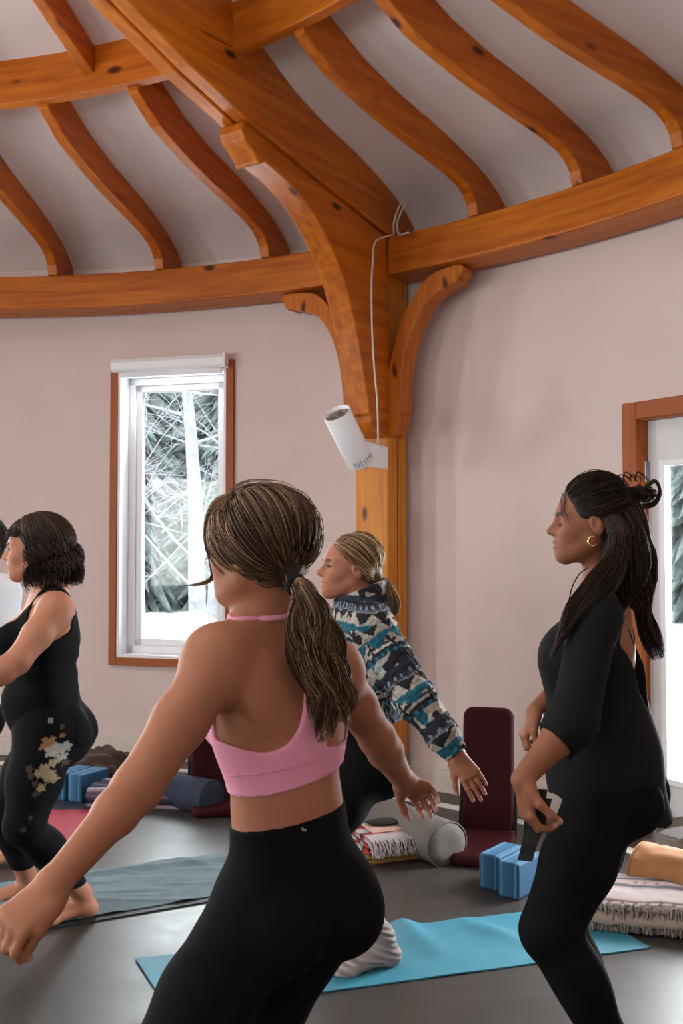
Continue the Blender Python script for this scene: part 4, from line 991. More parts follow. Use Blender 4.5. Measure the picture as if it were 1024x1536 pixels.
def scalp_hair(head, Fm, s, tie, seed, nst, hairline, cols, r0=.0016, lift=.010, K=16, sagz=0.0, omx=3.0):
    """locks that start along the hairline / parting and sweep over the skull into the tie; returns paths"""
    rg = np.random.default_rng(seed); tie_l = (np.array(tie)-head)@Fm.T/s; c0 = np.array([-.012, 0, .033]); R_ = np.array([.097, .076, .088])
    starts = hairline(rg, nst); paths = []
    td = (tie_l-c0)/R_; tdn = td/np.linalg.norm(td)
    for st in starts:
        a = (np.array(st)-c0)/R_; a = a/np.linalg.norm(a); om = math.acos(np.clip(a@tdn, -1, 1)); t = np.linspace(0, 1, K)
        if om > omx: continue
        q = (np.sin((1-t)*om)[:, None]*a+np.sin(t*om)[:, None]*tdn)/max(math.sin(om), 1e-3)
        up = np.array([0, 0, 1.0]); q = q - up*(sagz*np.sin(np.pi*t)[:, None]); q /= np.linalg.norm(q, axis=1)[:, None]
        lf = 1+(lift/.085)*(.5+.8*rg.random())*np.sin(np.pi*np.clip(t*1.1, 0, 1))**.6 + .02
        w = rg.normal(0, .012, 3)*np.sin(np.pi*t)[:, None]*1.5
        p = c0+R_*(q*lf[:, None])+w*.35; 
        k = np.clip((t-.86)/.14, 0, 1)[:, None]; p = p*(1-k)+(tie_l+rg.normal(0, .006, 3))*k; paths.append(p)
    paths = head+np.array(paths)@Fm*s
    return paths
def strand_obj(name, parent, paths, r, cols, seed, taper=.35, shade=None, n=3):
    rg = np.random.default_rng(seed); S_, K, _ = paths.shape; cols = np.array(cols); ci = rg.random(S_); w = ci[:, None]*(len(cols)-1); i0 = np.minimum(w.astype(int)[:, 0], len(cols)-2); fr = w[:, 0]-i0
    c = cols[i0]*(1-fr[:, None])+cols[i0+1]*fr[:, None]; c = c*(rg.uniform(.8, 1.2, S_)[:, None]); C3 = np.repeat(c[:, None, :], K, 1)
    if shade is not None: C3 = shade(C3, paths)
    t = np.linspace(0, 1, K); rr = r*rg.uniform(.6, 1.3, S_)[:, None]*(1-(1-taper)*t**2)[None]*np.clip(t*8+.3, 0, 1)[None]
    v, f, col = tubes(paths, rr, C3, n); return np_mesh(name, v, f, 'hair', parent, col, 0)
def lock_flow(guide, nst, wid, seed, K=26, wave=.006, wf=3.0, spread=None, flat=None, endjit=.15):
    """strands that follow a guide curve with a width profile (list of half widths along it)"""
    rg = np.random.default_rng(seed); g = smooth_path(guide, K); T = np.gradient(g, axis=0); T /= np.linalg.norm(T, axis=1)[:, None]
    sd = np.cross(T, V3(0, 1, 0)) if flat is None else np.cross(T, flat); sd /= np.linalg.norm(sd, axis=1)[:, None]+1e-9; nn = np.cross(T, sd)
    t = np.linspace(0, 1, K); W_ = np.interp(t, np.linspace(0, 1, len(wid)), wid); out = []
    dp = .55
    for _ in range(nst):
        a, r_ = rg.uniform(0, 6.283), math.sqrt(rg.random()); x = math.cos(a)*r_; y = math.sin(a)*r_*dp; ph = rg.uniform(0, 1.2)+x*1.5; ph2 = rg.uniform(0, 6.28)
        L = 1-rg.random()*endjit; tt = t*L; gi = np.stack([np.interp(tt, t, g[:, k]) for k in range(3)], 1); Wi = np.interp(tt, t, W_)
        wv = wave*np.sin(tt*wf*6.28+ph)*np.clip(tt*3, 0, 1); wy = wave*.7*np.cos(tt*wf*5.1+ph2)*np.clip(tt*3, 0, 1)
        si = np.stack([np.interp(tt, t, sd[:, k]) for k in range(3)], 1); ni = np.stack([np.interp(tt, t, nn[:, k]) for k in range(3)], 1)
        out.append(gi+si*(x*Wi+wv)[:, None]+ni*(y*Wi+wy)[:, None])
    return np.array(out)

# =================================================================== woman in the pink sports top (seen from behind)
def person_A():
    f = unit((-.62, .78, 0)); 
    pel = P(441, 1324, 1.97); chest = P(421, 1085, 1.985); neck = P(402, 935, 1.975)
    shL = P(330, 990, 1.87); shR = P(497, 1003, 2.09)
    Fp = frame2(f, (0, 0, 1)); Fc = frame2(unit((-.60, .80, 0)), unit(neck-chest))
    hd = P(388, 828, 1.935); Fh = frame2(unit((-.84, .52, -.10)), (.02, -.03, 1))
    T_ = torso_prims(pel, chest, neck, Fp, Fc, shL, shR, .97, .045, .084, .105)
    # shoulder blades and the furrow of the spine
    T_ += [ell(chest+Fc[2]*.085-Fc[0]*.078+Fc[1]*.075, (.024, .045, .065), Fc, .03), ell(chest+Fc[2]*.085-Fc[0]*.078-Fc[1]*.075, (.024, .045, .065), Fc, .03)]
    T_ += [cap(pel-Fp[0]*.122*.97+Fp[2]*.09, chest-Fc[0]*.118+Fc[2]*.10, .011, .009, .035, 's')]
    T_ += [cap(neck-Fc[2]*.015, hd-Fh[0]*.030-Fh[2]*.035, .052, .047, .03)]
    elL = P(205, 1183, 1.73); wrL = P(84, 1322, 1.54); elR = P(566, 1108, 2.24); wrR = P(604, 1170, 2.38)
    Aup = arm_prims(shL, elL, wrL, (.055, .049, .041, .037, .025)) + arm_prims(shR, elR, wrR, (.050, .045, .039, .040, .026))
    Aup += [ell(shL+V3(-.012, 0, .0), (.056, .054, .060), None, .035), ell(shR+V3(.006, 0, 0), (.054, .052, .056), None, .035)]
    hl, tl = hand_prims(wrL, unit((-.66, -.42, -.60)), unit((.35, .80, -.50)), unit((.75, .1, -.6)), (.85, .95, 1.05, 1.1), .02, .97, .16, .75)
    hr, tr = hand_prims(wrR, unit((.52, .72, -.44)), unit((.3, -.5, -.8)), unit((-.4, .3, -.8)), (.50, .55, .6, .65), .03, .95, .45, .4)
    hipL = pel+Fp[1]*.082-Fp[2]*.045; hipR = pel-Fp[1]*.082-Fp[2]*.045
    knL = P(222, 1640, 1.73); knR = P(300, 1655, 2.06); anL = V3(-.18, 1.92, .095); anR = V3(.0, 2.36, .095)
    back = -Fp[0]
    LL = leg_prims(hipL, knL, anL, .092, .060, .054, .034, back); LR = leg_prims(hipR, knR, anR, .092, .060, .054, .034, back)
    FT = foot_prims(anL, f, True, -1) + foot_prims(anR, f, True, 1)
    base = (.315, .125, .066)
    root = empty('person', (float(pel[0]), float(pel[1]), 0), 0, 'woman in a pink sports top and black leggings, seen from behind with ponytail, arms out', 'person')
    allp = head_prims(hd, Fh, 1.0) + T_ + Aup + hl + hr + LL + LR + FT
    part('body', allp, 'skin', root, .0038, tint=skin_tint(base, hd, Fh, tips=tl+tr), smooth_it=2)
    # leggings: high waist with a soft rolled edge
    low = torso_prims(pel, chest, neck, Fp, Fc, shL, shR, .97, 0, .084, .105)[:6] + LL + LR
    zw = lambda p: .866+.20*(p[..., 0]+.18)*.75
    part('leggings', low, 'jersey', root, .005, off=.0045, region=lambda p: np.maximum(p[..., 2]-zw(p), (.16-p[..., 2])), smooth_it=2)
    b = MB(); mk = P(457, 1245, 1.853)
    wb = lambda x: .852+.15*(x+.18)
    b.box((float(mk[0]), float(mk[1]), float(mk[2])), (.008, .003, .004)); b.box((float(mk[0])-.004, float(mk[1]), float(mk[2])+.002), (.004, .003, .005)); b.build('logo_mark', 'metal', root)
    # pink racer-back top
    cpt = chest; rt = -Fc[1]
    xs = [-.20, -.150, -.12, -.09, -.055, -.025, .0, .015, .20]; tops = [.042, .006, -.016, -.026, -.020, .008, .055, .13, .13]
    XS = np.linspace(-.2, .2, 81); TS = np.interp(XS, xs, tops); ker = np.hanning(9); ker /= ker.sum(); TS = np.convolve(np.pad(TS, 4, 'edge'), ker, 'valid')
    def bra(p):
        q = p-cpt; x = q@rt; fr = q@Fc[0]; z = q@Fc[2]
        zz = z
        zbot = -.108+.055*np.clip(x+.10, 0, .3)
        bot = zbot-zz
        # back outline
        xs = [-.20, -.150, -.12, -.09, -.055, -.025, .0, .015, .20]; tops = [.042, .006, -.016, -.026, -.020, .008, .055, .13, .13]
        tb = np.interp(x, XS, TS); back = zz-tb
        back = np.maximum(back, np.where(x > .015, x-.115, -1))
        key = np.maximum(np.maximum(.034-x, x-(.108+.25*np.clip(zz+.05, 0, .1))), np.maximum(-.052-zz-(x-.07)*.25, -9))
        back = np.where(zz > -.06, np.maximum(back, -key), back)
        rs = np.maximum(np.abs(x-(.132+.0*zz))-.020, zz-.10); back = np.minimum(back, np.maximum(rs, -(zz+.05)))
        # strap from the middle of the back up to the nape
        s1 = np.maximum(np.abs(x-(.022+.12*np.clip(zz-.04, 0, .14)))-.015, np.maximum(zz-.185, .0-zz)); back = np.minimum(back, s1)
        front = np.maximum(zz-(.075+.9*np.maximum(np.abs(x)-.04, 0)*0), np.abs(x)-.16)
        fs = np.maximum(np.abs(np.abs(x)-.085)-.014, np.maximum(zz-.20, -zz)); front = np.minimum(front, fs)
        d = np.where(fr < 0.0, back, front)
        return np.maximum(d, bot)
    trunk = torso_prims(pel, chest, neck, Fp, Fc, shL, shR, .97, .048, .088, .105)
    trunk = trunk[:4] + trunk[6:] + T_[-4:-2]
    part('sports_top', trunk, 'pinktop', root, .0034, off=.0055, region=bra, smooth_it=3)
    # seam that crosses the back of the band
    b = MB(); pts = []
    def surf(x, z, off=.0):   # walk outwards from inside the trunk along -forward
        o = cpt+rt*x+Fc[2]*z; 
        for k in range(200):
            p = o-Fc[0]*(.02+k*.001); 
            v = min(float(pr.fn(p[None])[0]) for pr in trunk if pr.op == 'u')
            if v > .0115+off: return p
        return o
    b.tube([surf(x, -.062+.05*(x+.1)**1, .002) for x in np.linspace(-.14, .125, 30)], .0016, 6); b.build('band_seam', 'pinktop', root, smooth=True)
    # halter strap round the neck
    b = MB(); pts = []
    nkp = [q for q in T_ if q.op == 'u']
    for t in np.linspace(-1.9, 1.7, 34):
        dr_ = -Fc[0]*math.cos(t)+rt*math.sin(t); o0 = neck+Fc[2]*(.028-.012*math.cos(t))-Fc[0]*.01
        for k in range(140):
            p = o0+dr_*(.03+k*.001)
            if min(float(q.fn(p[None])[0]) for q in nkp) > .0075: break
        pts.append(p)
    b.tube(pts, .0058, 8, flat=1.0); b.build('neck_strap', 'pinktop', root, smooth=True)
    # hair ---------------------------------------------------------------
    tie = P(441, 876, 1.868); cols = [(.024, .011, .006), (.050, .025, .013), (.085, .045, .023), (.15, .085, .045), (.34, .21, .115)]
    cap_ = [ell(hd+(-.014*Fh[0]+.036*Fh[2]), (.094, .078, .088), Fh, .02), ell(hd+(-.040*Fh[0]-.005*Fh[2]), (.058, .062, .060), Fh, .03), cap(hd-.066*Fh[0], tie, .022, .006, .03)]
    hreg = lambda p: ((p-hd)@Fh[0])-.055-.35*((p-hd)@Fh[2]-.06)
    def hr2(p):
        q = (p-hd)@Fh.T; return np.maximum(q[..., 0]-(.045+.55*(q[..., 2]-.02)), -.055-q[..., 2]-.9*np.maximum(-q[..., 0]-.0, 0)*0)
    hb = part('hair', cap_, 'hair', root, .005, off=.001, region=hr2, tint=np.array((.030, .016, .009)), smooth_it=2)
    def hl_(rg, n):
        out = []
        for _ in range(n):
            a = rg.uniform(-1, 1); 
            if rg.random() < .45:   # front hairline arc
                y = a*.068; z = .105-.045*abs(a)**1.5+rg.normal(0, .004); x = .070-.045*abs(a)**2
                out.append((x, y, z))
            elif rg.random() < .55:  # temple to behind the ear
                u = rg.random(); sg = 1 if rg.random() < .5 else -1; out.append((.048-.075*u, sg*(.066+.008*math.sin(u*3)), .055-.075*u+rg.normal(0, .006)))
            elif rg.random() < .5: u = rg.uniform(-1, 1); out.append((-.055-.01*abs(u), u*.055, -.065+.015*abs(u)+rg.normal(0, .004)))
            elif rg.random() < .4: out.append((rg.uniform(-.02, .05), rg.uniform(-.05, .05), .118))
            else: th = rg.uniform(0, 6.283); q_ = rg.uniform(.2, .9); out.append((-.012+.09*math.cos(th)*q_, .074*math.sin(th)*q_, .033+.085*math.sqrt(1-q_*q_)))
        return out
    hp = scalp_hair(hd, Fh, .985, tie, 3, 5200, hl_, cols, lift=.012, sagz=.12)
    strand_obj('scalp_locks', hb, hp, .00115, cols, 5, taper=.7)
    g = [P(441, 876, 1.868), P(455, 884, 1.845), P(466, 915, 1.845), P(474, 960, 1.86), P(487, 1010, 1.875), P(496, 1050, 1.885), P(492, 1095, 1.89)]
    pl = [lock_flow(g, 1300, [.012, .024, .036, .042, .042, .034, .012], 9, 36, .008, 1.5, endjit=.5)]
    rgl = np.random.default_rng(77)
    for q in range(11):
        g2 = [np.array(g[0])]+[np.array(gg)+V3(rgl.normal(0, .004)+math.sin(q*2.1+k*1.25)*.017*min(1, k/3)+(q/10-.5)*.052*min(1, k/2.5), -.012+rgl.normal(0, .006), rgl.normal(0, .005)) for k, gg in enumerate(g[1:], 1)]
        g2[-1] = g2[-1]+V3(0, 0, (q % 4)*.018-.02)
        pl.append(lock_flow(g2, 190, [.006, .012, .016, .017, .015, .011, .003], 90+q, 36, .004, 2.0, endjit=.35))
    pt = np.vstack(pl)
    ph = strand_obj('ponytail', hb, pt, .0016, [(.022, .010, .006), (.045, .022, .012), (.085, .045, .023), (.17, .10, .052), (.36, .22, .12)], 6)
    # core keeps the tail opaque
    gp = smooth_path(g, 10); part('ponytail_core', chain(list(gp[:9]), [.005, .011, .016, .018, .018, .017, .014, .009, .004], .02), 'hair', hb, .006, tint=np.array((.055, .03, .018)))
    # loose front locks with a flick
    for i, (gd, w, n_, sd) in enumerate((([P(352, 745, 1.93), P(322, 765, 1.97), P(311, 800, 1.99), P(318, 845, 2.0), P(318, 868, 1.99), P(300, 876, 1.98), P(278, 877, 1.98)], [.012, .016, .013, .008, .004, .002, .001], 260, 31),
                                          ([P(345, 760, 1.90), P(330, 790, 1.92), P(328, 830, 1.95), P(338, 850, 1.97)], [.014, .015, .010, .002], 200, 33))):
        strand_obj('front_lock', hb, lock_flow(gd, n_, w, sd, 24, .002, 1.2, endjit=.35), .0010, cols[1:], sd)
    # thin flyaway strands over the crown
    fl_ = lock_flow([P(345, 742, 1.95), P(375, 728, 1.93), P(420, 730, 1.90), P(460, 765, 1.87)], 40, [.012, .012, .016, .012], 41, 20, .004, 1.0, endjit=.6); strand_obj('flyaway_strands', hb, fl_, .0006, cols[1:], 42)
    b = MB(); ax = unit(g[1]-np.array(g[0])); o1 = unit(np.cross(ax, (0, 0, 1))); o2 = np.cross(ax, o1)
    b.tube([tie+ax*.004+o1*math.cos(t)*.017+o2*math.sin(t)*.017 for t in np.linspace(0, 6.283, 28)], .0058, 8, cap=False); b.build('hair_tie', 'blackfab', root, smooth=True)
    fixparent(root); return root

def nz(p, s, seed=0.0):
    x, y, z = p[..., 0]*s+seed, p[..., 1]*s+seed*1.7, p[..., 2]*s-seed
    return (np.sin(x*1.7+1.9*np.sin(y*1.3+z))+np.sin(y*2.1+1.7*np.sin(z*1.1+x*.7))+np.sin(z*1.9+1.5*np.sin(x*1.4-y)))/3
def hair_fall(head, Fm, s, n, seed, th, length, K=26, lift=.014, prof=None, wave=.006, wf=2.5, top=(.0, 0, 1.0), drift=(0, 0, 0), zdir=-.25, partw=.0):
    """locks from the crown over the skull, then hanging straight down in the world; th = range of azimuth (0 = forehead, pi = back)"""
    rg = np.random.default_rng(seed); out = []; c0 = np.array([-.012, 0, .033]); R_ = np.array([.098, .078, .090])
    for _ in range(n):
        a = rg.uniform(*th); st = unit(np.array(top)+np.array([rg.normal(0, .05), rg.normal(0, .05)+partw, 0])); en = unit(np.array([math.cos(a), math.sin(a), zdir+rg.normal(0, .08)]))
        om = math.acos(np.clip(st@en, -1, 1)); k1 = K*2//5; t = np.linspace(0, 1, k1); q = (np.sin((1-t)*om)[:, None]*st+np.sin(t*om)[:, None]*en)/math.sin(om)
        lf = 1+lift/.085*(.35+.9*rg.random())*(t**.5)
        loc = (c0+R_*q*lf[:, None]); w = head+loc@Fm*s; e = w[-1]; outd = unit(np.array([e[0]-head[0], e[1]-head[1], 0])+1e-6)
        L = length(a, rg); t2 = np.linspace(0, 1, K-k1+1)[1:]; ph = rg.uniform(0, 1.5)+a*3
        pr = np.interp(t2, np.linspace(0, 1, len(prof)), prof) if prof is not None else 0*t2
        side = np.cross(outd, (0, 0, 1)); wv = wave*np.sin(t2*wf*6.28+ph); 
        p2 = e+np.outer(t2*L, V3(0, 0, -1))+np.outer(pr+wv, outd)+np.outer(wave*np.cos(t2*wf*5+ph), side)+np.outer(t2**1.5, np.array(drift))
        out.append(np.vstack([w, p2]))
    return np.array(out)

# =================================================================== woman in the patterned fleece
CREAM = np.array((.40, .36, .31)); BLK_ = np.array((.012, .013, .018)); TEAL = np.array((.010, .10, .145)); LAV = np.array((.085, .11, .17)); NAVY_ = np.array((.02, .03, .055)); LGR = np.array((.30, .36, .38))
def fleece_pattern(u, a, v):
    """u metres along the garment, a metres around it"""
    P_ = .205; t = (u % P_)/P_; T = np.tile(CREAM, (len(u), 1)); jit = nz(v, 60)*.022+nz(v, 24, 4.4)*.022; t = (t+jit) % 1; a = a+nz(v, 33, 9.)*.008
    tri = lambda w: np.abs(((a/w) % 1)-.5)*2
    def setm(m, c): T[m] = c
    setm(t < .06, BLK_); m = (t >= .06) & (t < .13); setm(m, NAVY_); setm(m & (((a/.020) % 1) < .35), LGR*.75)
    setm((t >= .13) & (t < .16), LAV); m = (t >= .17) & (t < .36); setm(m & (t < .18+.18*tri(.050)), BLK_); setm(m & (t > .31) & (tri(.055) < .25), LGR)
    setm((t >= .36) & (t < .40), TEAL); m = (t >= .40) & (t < .60); setm(m & (t < .41+.16*tri(.075)), TEAL)
    ca = (((a/.06) % 1)-.5)*.06; ct = (t-.53)*P_; star = np.hypot(ca, ct); an = np.arctan2(ct, ca); setm(m & (star < .013+.008*np.cos(an*4)), BLK_)
    setm((t >= .60) & (t < .65), BLK_); m = (t >= .65) & (t < .71); setm(m, NAVY_); setm(m & (((a/.018) % 1) < .4), TEAL*1.6); m = (t >= .71) & (t < .93)
    b = nz(v, 26, 3.1); setm(m & (b > .15), BLK_); setm(m & (b < -.38), TEAL); b2 = nz(v, 31, 7.7); setm(m & (b2 > .5), LGR)
    setm(t >= .93, NAVY_); return T
def person_B():
    f = unit((-.98, -.12, 0)); fh = unit((-.95, -.27, .07))
    hd = P(523, 853, 3.50); Fh = frame2(fh, (.06, .0, 1)); s = .98
    pel = P(541, 1128, 3.50); chest = P(541, 985, 3.50); neck = P(541, 908, 3.50)
    shL = P(556, 942, 3.35); shR = P(548, 945, 3.66); elL = P(622, 1047, 3.28); wrL = P(683, 1129, 3.24); elR = P(470, 1010, 3.72); wrR = P(420, 1040, 3.6)
    Fp = frame2(f, (0, 0, 1)); Fc = frame2(f, unit(neck-chest))
    T_ = torso_prims(pel, chest, neck, Fp, Fc, shL, shR, .95, .045, .092, .11)
    nk = [cap(neck-Fc[2]*.02, hd-Fh[0]*.028-Fh[2]*.04, .052, .047, .03)]
    AL = arm_prims(shL, elL, wrL); AR = arm_prims(shR, elR, wrR)
    hl, tl = hand_prims(wrL, unit((.52, -.16, -.80)), unit((-.15, 1, -.25)), unit((-.8, 0, -.5)), (.12, .10, .12, .18), .035, 1.0, .35, .1)
    hr, tr = hand_prims(wrR, unit((-.8, 0, -.5)), unit((0, 0, -1)), unit((0, -1, 0)))
    hipL = pel+Fp[1]*.085-Fp[2]*.045; hipR = pel-Fp[1]*.085-Fp[2]*.045
    knL = P(470, 1266, 3.26); knR = P(440, 1262, 3.62); anL = P(572, 1388, 3.37); anL[2] = .10; anR = P(520, 1372, 3.80); anR[2] = .095
    LL = leg_prims(hipL, knL, anL, .090, .056, .052, .032, -Fp[0]); LR = leg_prims(hipR, knR, anR, .090, .056, .052, .032, -Fp[0])
    footd = unit(V3(-.92, -.40, 0)); FL = foot_prims(anL, footd, False, -1); FR_ = foot_prims(anR, f, False, 1)
    root = empty('person', (float(pel[0]), float(pel[1]), 0), 0, 'blonde woman in a patterned fleece jacket, black leggings and grey socks, arm stretched back', 'person')
    base = (.37, .155, .092)
    part('body', head_prims(hd, Fh, s)+nk+T_+AL+AR+hl+hr+LL+LR+FL+FR_, 'skin', root, .0036, tint=skin_tint(base, hd, Fh, (.46, .14, .11), s, tl), smooth_it=1)
    face_details(root, hd, Fh, s, 'browlight')
    low = torso_prims(pel, chest, neck, Fp, Fc, shL, shR, .95, 0, .092, .11)[:6]+LL+LR
    part('leggings', low, 'jersey', root, .005, off=.006, region=lambda p: np.maximum(p[..., 2]-.86, .13-p[..., 2]))
    # socks with ribbed cuffs and creases
    for an, dr, ft, sg in ((anL, footd, FL, 1), (anR, f, FR_, 0)):
        kn = knL if sg else knR; ax = unit(kn-an); sk = ft+[cap(an, an+ax*.14, .036, .040, .02)]
        def wr_(p, an=an): return .0022*np.sin((p[..., 2]*1.0+p[..., 0]*.35)*330+nz(p, 20)*2.2)*np.clip(nz(p, 9)+.7, 0, 1)
        def rg_(p, an=an, ax=ax): return (p-an)@ax-.125
        def tn(v, an=an):
            b_ = .5+.5*np.sin(v[:, 2]*260+v[:, 0]*90+nz(v, 16)*3); return np.array((.34, .30, .29))*(.72+.36*b_[:, None])
        part('sock', sk, 'tintcloth', root, .0035, off=.005, bump=wr_, region=rg_, tint=tn, smooth_it=1)
    # fleece
    up_ = [cap(shL, shL*.5+elL*.5, .078, .070, .04), cap(shL*.5+elL*.5, elL, .070, .064, .03), cap(elL, elL*.35+wrL*.65, .062, .052, .03), cap(elL*.3+wrL*.7, wrL+(elL-wrL)*.02, .054, .041, .02)]
    upR = [cap(shR, elR, .075, .062, .04), cap(elR, wrR, .06, .045, .03)]
    FC = [ecap(pel+V3(0, 0, .04), chest, (.172, .140), (.165, .138), Fc[1], .05), ecap(chest, neck-Fc[2]*.075, (.165, .135), (.115, .09), Fc[1], .06), cap(neck-Fc[2]*.06, shL, .075, .072, .06), cap(neck-Fc[2]*.06, shR, .075, .072, .06)]+up_+upR
    col_ = [ecap(neck-Fc[2]*.02, neck+V3(.004, 0, .085), (.088, .094), (.080, .088), Fc[1], .03)]
    def inner(p):
        t = np.clip((p[..., 2]-neck[2])/.07, -1, 1); q = p-(neck+V3(-.004, 0, .0)); r = np.sqrt(q[..., 0]**2+q[..., 1]**2); return np.where(p[..., 2] > neck[2]+.045, .060-r, -1)
    def reg(p):
        top = (p[..., 2]-(neck[2]+.060+.40*(p[..., 0]-neck[0]))); hem = (.80-p[..., 2])
        armend = ((p-wrL)@unit(wrL-elL))-.004; near = np.linalg.norm(p-wrL, axis=-1) < .12
        hem = np.where(np.linalg.norm(p-elL, axis=-1) < .42, np.where(p[..., 0] > pel[0]+.17, -1, hem), hem)
        return np.maximum(np.maximum(top, hem), np.maximum(np.where(near, armend, -1), inner(p)))
    def tn(v):
        A = elL-shL; LA = np.linalg.norm(A); B_ = wrL-elL; LB = np.linalg.norm(B_); tA = np.clip((v-shL)@A/LA**2, 0, 1); dA = np.linalg.norm(v-shL-tA[:, None]*A, axis=1); tB = np.clip((v-elL)@B_/LB**2, 0, 1); dB = np.linalg.norm(v-elL-tB[:, None]*B_, axis=1)
        arm = (np.minimum(dA, dB) < .095) & ((v-shL)@A/LA**2 > .05); u = np.where(dA < dB, tA*LA, LA+tB*LB)+.03
        side = unit(np.cross(A, (0, 1, 0))); q = v-shL; a = np.arctan2(q@side-((q@unit(A))*0), -q[:, 1])*.07
        ua = .62-(v[:, 2]-.8)+.10*np.abs(v[:, 0]-chest[0]); aa = np.arctan2(v[:, 1]-chest[1], v[:, 0]-chest[0])*.16
        return fleece_pattern(np.where(arm, u, ua), np.where(arm, a, aa), v)
    fb = lambda p: .0034*nz(p, 75)+.0030*nz(p, 150, 2.)+.004*nz(p, 22, 5.)
    part('fleece_jacket', FC+col_, 'fleece', root, .0038, off=.0, region=reg, bump=fb, tint=tn, smooth_it=0)
    # hair
    tie = P(566, 868, 3.49); cols = [(.085, .046, .022), (.20, .118, .058), (.40, .26, .135), (.62, .44, .25)]
    def hr2(p):
        q = (p-hd)@Fh.T/s; return np.maximum(np.maximum(q[..., 0]-(.038+.50*(q[..., 2]-.02)), -.050-q[..., 2]), np.where((np.abs(q[..., 1]) > .06) & (q[..., 2] < .03), q[..., 0]+.022, -1))
    cp = [ell(hd+(-.016*Fh[0]+.034*Fh[2])*s, V3(.096, .077, .088)*s, Fh, .02), ell(hd+(-.05*Fh[0]-.002*Fh[2])*s, V3(.056, .062, .056), Fh, .03), cap(hd-.075*Fh[0], tie, .034, .014, .03)]
    hb = part('hair', cp, 'hair', root, .005, off=.003, region=hr2, tint=np.array((.12, .07, .035)))
    def hl_(rg, n):
        out = []
        for _ in range(n):
            r_ = rg.random()
            if r_ < .5: a = rg.uniform(-1, 1); out.append((.068-.038*abs(a)**2, a*.068, .100-.045*abs(a)**1.5+rg.normal(0, .004)))
            elif r_ < .85: u = rg.random(); sg = 1 if rg.random() < .7 else -1; out.append((.034-.056*u, sg*(.070+.006*math.sin(u*3)), .055-.055*u+rg.normal(0, .005)))
            else: out.append((rg.uniform(-.02, .05), rg.uniform(-.05, .05), .118))
        return out
    strand_obj('scalp_locks', hb, scalp_hair(hd, Fh, s, tie, 3, 2200, hl_, cols, lift=.010, sagz=.05, omx=2.62), .0014, cols, 5, taper=.7)
    pt = lock_flow([tie, P(576, 874, 3.49), P(586, 893, 3.48), P(587, 918, 3.47), P(579, 930, 3.46)], 500, [.006, .020, .028, .022, .006], 9, 22, .004, 1.2, endjit=.25)
    strand_obj('ponytail', hb, pt, .0016, [(.07, .038, .02), (.16, .095, .048), (.34, .22, .12)], 6)
    b = MB(); ax = unit(P(576, 874, 3.49)-tie); o1 = unit(np.cross(ax, (0, 1, 0))); o2 = np.cross(ax, o1)
    b.tube([tie+ax*.002+o1*math.cos(t)*.012+o2*math.sin(t)*.012 for t in np.linspace(0, 6.283, 20)], .005, 8, cap=False); b.build('hair_tie', 'blackfab', root, smooth=True)
    ring = tl[2][0]*.0; 
    d_ = unit((.52, -.16, -.80)); n_ = unit(np.array((-.15, 1, -.25))-d_*np.dot((-.15, 1, -.25), d_)); s_ = np.cross(d_, n_); s_ = s_*(1 if s_@V3(-.8, 0, -.5) > 0 else -1)
    c = wrL+d_*.105+s_*(-.0085); b = MB(); b.tube([c+s_*math.cos(t)*.0100+n_*math.sin(t)*.0100 for t in np.linspace(0, 6.283, 20)], .0014, 6, cap=False); b.build('finger_ring', 'gold', root, smooth=True)
    fixparent(root)

